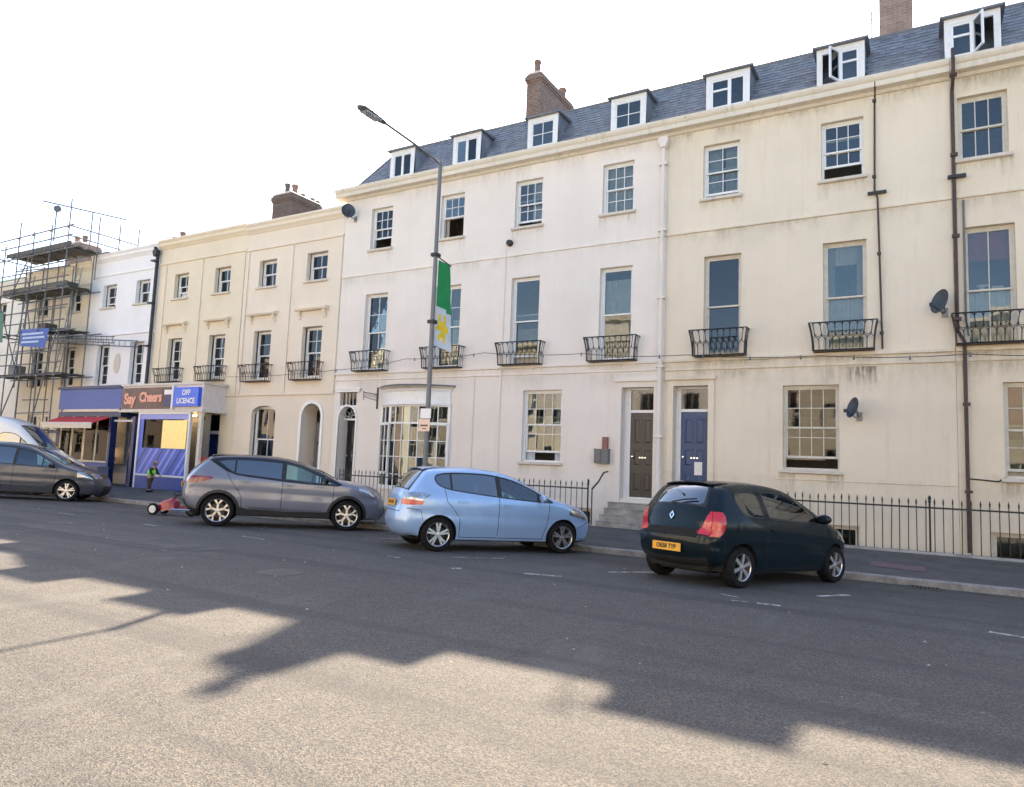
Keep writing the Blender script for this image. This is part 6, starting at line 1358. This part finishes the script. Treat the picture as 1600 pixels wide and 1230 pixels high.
# ---- white van
vn_out = [(a_, c_*1.13) for a_, c_ in [(-.85, .34), (-.95, .42), (-.97, .7), (-.96, 1.1), (-.94, 1.6), (-.88, 2.05), (-.78, 2.16), (-.5, 2.2), (.5, 2.24), (1.3, 2.24), (1.75, 2.18), (2.1, 2.02), (2.55, 1.66), (2.95, 1.30), (3.25, 1.14), (3.6, 1.0), (3.82, .82), (3.9, .6), (3.88, .4), (3.78, .26)]]
vwin = rounded([(a_, c_*1.13) for a_, c_ in [(1.55, 1.72), (1.5, 1.5), (1.52, 1.22), (1.6, 1.16), (2.3, 1.14), (2.86, 1.16), (2.6, 1.42), (2.32, 1.64), (2.05, 1.78), (1.7, 1.80)]], .08)
van_sp = dict(label='white panel van with a rounded bonnet behind the dark people carrier', cat='van', paint='p_van', outline=vn_out, WB=3.0, W=1.9, sill=.3, arch=.37, r=.33, rim=.22, belt=1.35, spokes=('wide', 6, .02), mirror=(2.62, 1.48), handles=[(1.4, 1.05)], crease=.8, mirmat='blackplast', hmat='blackplast', tumble=.16,
    crown=[.05, .06, .07, .07, .06, .06, .06, .05, .06, .06, .06, .06, .08, .12, .12, .1, .12, .16, .2, .12],
    side=gaps([[(1.42, 2.0), (1.4, 1.1), (1.42, .35)], [(2.86, 1.18), (2.84, .8), (2.6, .4)], [(.2, 1.9), (.2, .8), (.4, .7)]]) + [('trim', [(.4, .48), (2.6, .48), (2.6, .58), (.4, .58)], 'plast_grey')] + glaze(vwin, [(1.4, 2.25), (2.29, 3.0)], ['carglass_dark', 'carglass'])
      + [('headlight', poly((3.3, .84), (3.7, .74), (3.74, .84), (3.45, 1.04), (3.3, 1.06)), 'clearlens')],
    strip=[('trim', rect_sv(11.0, 13.1, -.9, .9), 'blackplast'), ('windscreen', rect_sv(11.05, 13.0, -.87, .87), 'carglass'), ('trim', rect_sv(16.3, 18.6, -.75, .75), 'plast_grey'), ('rear_window', rect_sv(3.2, 4.6, -.7, .7), 'carglass_dark')])
van, _, _ = build_car(van_sp); van.name = 'parked_van'; place(van, -28.7, 11.6, 40, zr(11), -.03)
# ================================================================== the small red cart and the stooping child
ct = empty('pedal_cart', (0, 0, 0), 'low red wheeled cart with a white-hubbed wheel on the road beside the grey crossover', 'cart')
for x, y in ((0, -.22), (0, .22), (.98, -.12), (.98, .12)):
    b = MB(); b.lathe([(.07, -.035), (.135, -.035), (.15, -.02), (.15, .02), (.135, .035), (.07, .035)], (x, y, .15), 20, 'y'); w_ = b.build('wheel', 'rubber', ct, smooth=True)
    b = MB(); b.lathe([(.095, -.037), (.08, -.045), (.045, -.03), (.03, -.05), (0, -.05)], (x, y, .15), 14, 'y'); b.build('hub', 'lettwhite' if x < .5 else 'blackplast', w_, smooth=True)
b = MB()
st = [(-.14, .08, .12, .20), (.05, .16, .12, .30), (.25, .19, .13, .40), (.42, .17, .13, .44), (.5, .12, .14, .36)]; V = []
for x, w, z0, z1 in st: V += [(x, -w, z0), (x, w, z0), (x, w*.9, z1-.05), (x, w*.5, z1), (x, -w*.5, z1), (x, -w*.9, z1-.05)]
b.add(V, [(i*6+k, i*6+(k+1) % 6, (i+1)*6+(k+1) % 6, (i+1)*6+k) for i in range(4) for k in range(6)]+[(5,4,3,2,1,0), tuple(24+k for k in range(6))]); b.build('body', simple('red_plastic', (.33, .015, .04), .3, coat=.5), ct, smooth=True)
b = MB(); b.tube([(.3, -.15, .16), (1.0, -.15, .16)], .018, 6); b.tube([(.3, .15, .16), (1.0, .15, .16)], .018, 6); b.tube([(0, -.25, .15), (0, .25, .15)], .014, 6); b.tube([(.95, -.25, .15), (.95, .25, .15)], .014, 6); b.build('frame', 'chrome', ct)
b = MB(); b.prism([(.66, .2), (1.02, .2), (1.1, .48), (1.04, .5), (.98, .27), (.66, .26)], -.16, .16, 'y'); b.build('seat', simple('dark_red_plastic', (.16, .012, .03), .4), ct)
b = MB(); b.tube([(.42, 0, .42), (.5, 0, .55)], .012, 6); b.tube([(.5+.03*math.cos(a*PI/6), .11*math.cos(a*PI/6), .55+.11*math.sin(a*PI/6)*.5) for a in range(13)], .012, 5); b.build('steering_wheel', 'blackplast', ct)
ct.location = (-16.85, 11.3, zr(11.25)); ct.rotation_euler = (0, 0, R(22))
def skin(name, J, E_, mat, parent, sub=2):
    me = bpy.data.meshes.new(name); me.from_pydata([j[0] for j in J], E_, []); o = bpy.data.objects.new(name, me); COL.objects.link(o)
    m = o.modifiers.new('s', 'SKIN'); s = o.modifiers.new('u', 'SUBSURF'); s.levels = s.render_levels = sub
    for i, j in enumerate(J): me.skin_vertices[0].data[i].radius = (j[1], j[2] if len(j) > 2 else j[1]); me.skin_vertices[0].data[i].use_root = (i == 0)
    bpy.context.view_layer.update(); dg = bpy.context.evaluated_depsgraph_get(); nm = bpy.data.meshes.new_from_object(o.evaluated_get(dg)); bpy.data.objects.remove(o)
    nm.materials.clear(); nm.materials.append(M[mat] if isinstance(mat, str) else mat); nm.polygons.foreach_set('use_smooth', [True]*len(nm.polygons))
    q = bpy.data.objects.new(name, nm); COL.objects.link(q); q.parent = parent; WL[q.name] = Vector(); return q
pr_ = empty('person', (0, 0, 0), 'small person in dark coat and bright green vest stooping outside the off-licence', 'person')
# faces -x (leaning); 1.1 m tall child, bent a little at the hip
J = [((0, 0, .56), .10, .085), ((-.03, 0, .72), .10, .08), ((-.08, 0, .86), .085, .07), ((-.11, 0, .92), .042), ((-.15, 0, .98), .05), ((-.18, 0, 1.05), .082, .075), ((-.19, 0, 1.12), .06, .06),
     ((.0, .07, .50), .075), ((-.03, .08, .28), .052), ((.0, .085, .07), .035), ((-.08, .09, .03), .032), ((.0, -.07, .50), .075), ((.05, -.08, .28), .052), ((.06, -.085, .07), .035), ((-.02, -.09, .03), .032),
     ((-.08, .13, .84), .045), ((-.12, .18, .68), .034), ((-.24, .16, .58), .026), ((-.28, .15, .56), .024), ((-.08, -.13, .84), .045), ((-.14, -.18, .68), .034), ((-.26, -.15, .60), .026), ((-.31, -.14, .585), .024)]
E2 = [(0,1),(1,2),(2,3),(3,4),(4,5),(5,6),(0,7),(7,8),(8,9),(9,10),(0,11),(11,12),(12,13),(13,14),(2,15),(15,16),(16,17),(17,18),(2,19),(19,20),(20,21),(21,22)]
skin('body', J, E2, simple('skin_tone', (.45, .27, .2), .5), pr_)
skin('coat', [((0, 0, .52), .125, .11), ((-.03, 0, .72), .12, .10), ((-.08, 0, .87), .105, .09), ((-.08, .14, .84), .06), ((-.12, .19, .68), .048), ((-.22, .17, .60), .038), ((-.08, -.14, .84), .06), ((-.14, -.19, .68), .048), ((-.24, -.16, .615), .038)], [(0,1),(1,2),(2,3),(3,4),(4,5),(2,6),(6,7),(7,8)], simple('dark_coat', (.02, .035, .035), .85), pr_)
skin('vest', [((.01, 0, .56), .15, .16), ((-.03, 0, .70), .15, .155), ((-.07, 0, .84), .14, .135)], [(0,1),(1,2)], simple('hi_vis_green', (.30, .90, .06), .6, var=.1), pr_)
skin('trousers', [((0, 0, .53), .11, .09), ((.0, .075, .46), .085), ((-.03, .082, .28), .062), ((.0, .087, .09), .048), ((.0, -.075, .46), .085), ((.05, -.082, .28), .062), ((.06, -.087, .09), .048)], [(0,1),(1,2),(2,3),(0,4),(4,5),(5,6)], simple('brown_trousers', (.09, .065, .04), .85), pr_)
for yy, xx in ((.088, -.04), (-.088, .02)): b = MB(); b.prism([(xx-.09, 0), (xx+.07, 0), (xx+.07, .07), (xx+.0, .075), (xx-.08, .045)], yy-.04, yy+.04, 'y'); b.build('shoe', 'rubber', pr_)
skin('hood', [((-.10, 0, .94), .075, .07), ((-.15, 0, 1.04), .098, .092), ((-.165, 0, 1.11), .08, .08)], [(0,1),(1,2)], simple('grey_hood', (.16, .18, .2), .9), pr_)
for s in (-1, 1):
    for k in range(4):
        b = MB(); y0 = s*.145+(k-1.5)*.014; x0 = -.29 if s > 0 else -.32; b.tube([(x0, y0, .565), (x0-.03, y0, .55), (x0-.05, y0, .53-.002*k)], [.008, .0075, .006], 5); b.build('finger', MATS['skin_tone'], pr_, smooth=True)
    b = MB(); x0 = -.28 if s > 0 else -.31; b.tube([(x0, s*.145+.03*s*-1, .57), (x0-.025, s*.115, .555)], .008, 5); b.build('thumb', MATS['skin_tone'], pr_, smooth=True)
for dy in (-.028, .028): b = MB(); b.lathe([(0, -.008), (.008, -.004), (.008, .004), (0, .008)], (-.258, dy, 1.055), 8); b.build('eye', 'blackplast', pr_)
b = MB(); b.prism([(-.255, 1.02), (-.285, 1.025), (-.26, 1.055)], -.01, .01, 'y'); b.build('nose', MATS['skin_tone'], pr_)
pr_.location = (-23.9, 15.6, zp(15.6)); pr_.rotation_euler = (0, 0, R(205)); pr_.scale = (1, 1, 1)
# kerbside odds and ends
b = MB(); b.obox((-19.3, 13.0, zr(13)+.03), (.12, .09, .025), Euler((.1, .2, .5)).to_matrix()); b.build('litter', 'lettwhite', label='scrap of white litter in the gutter left of the red cart', cat='litter', origin=(-19.3, 13.0, zr(13)))
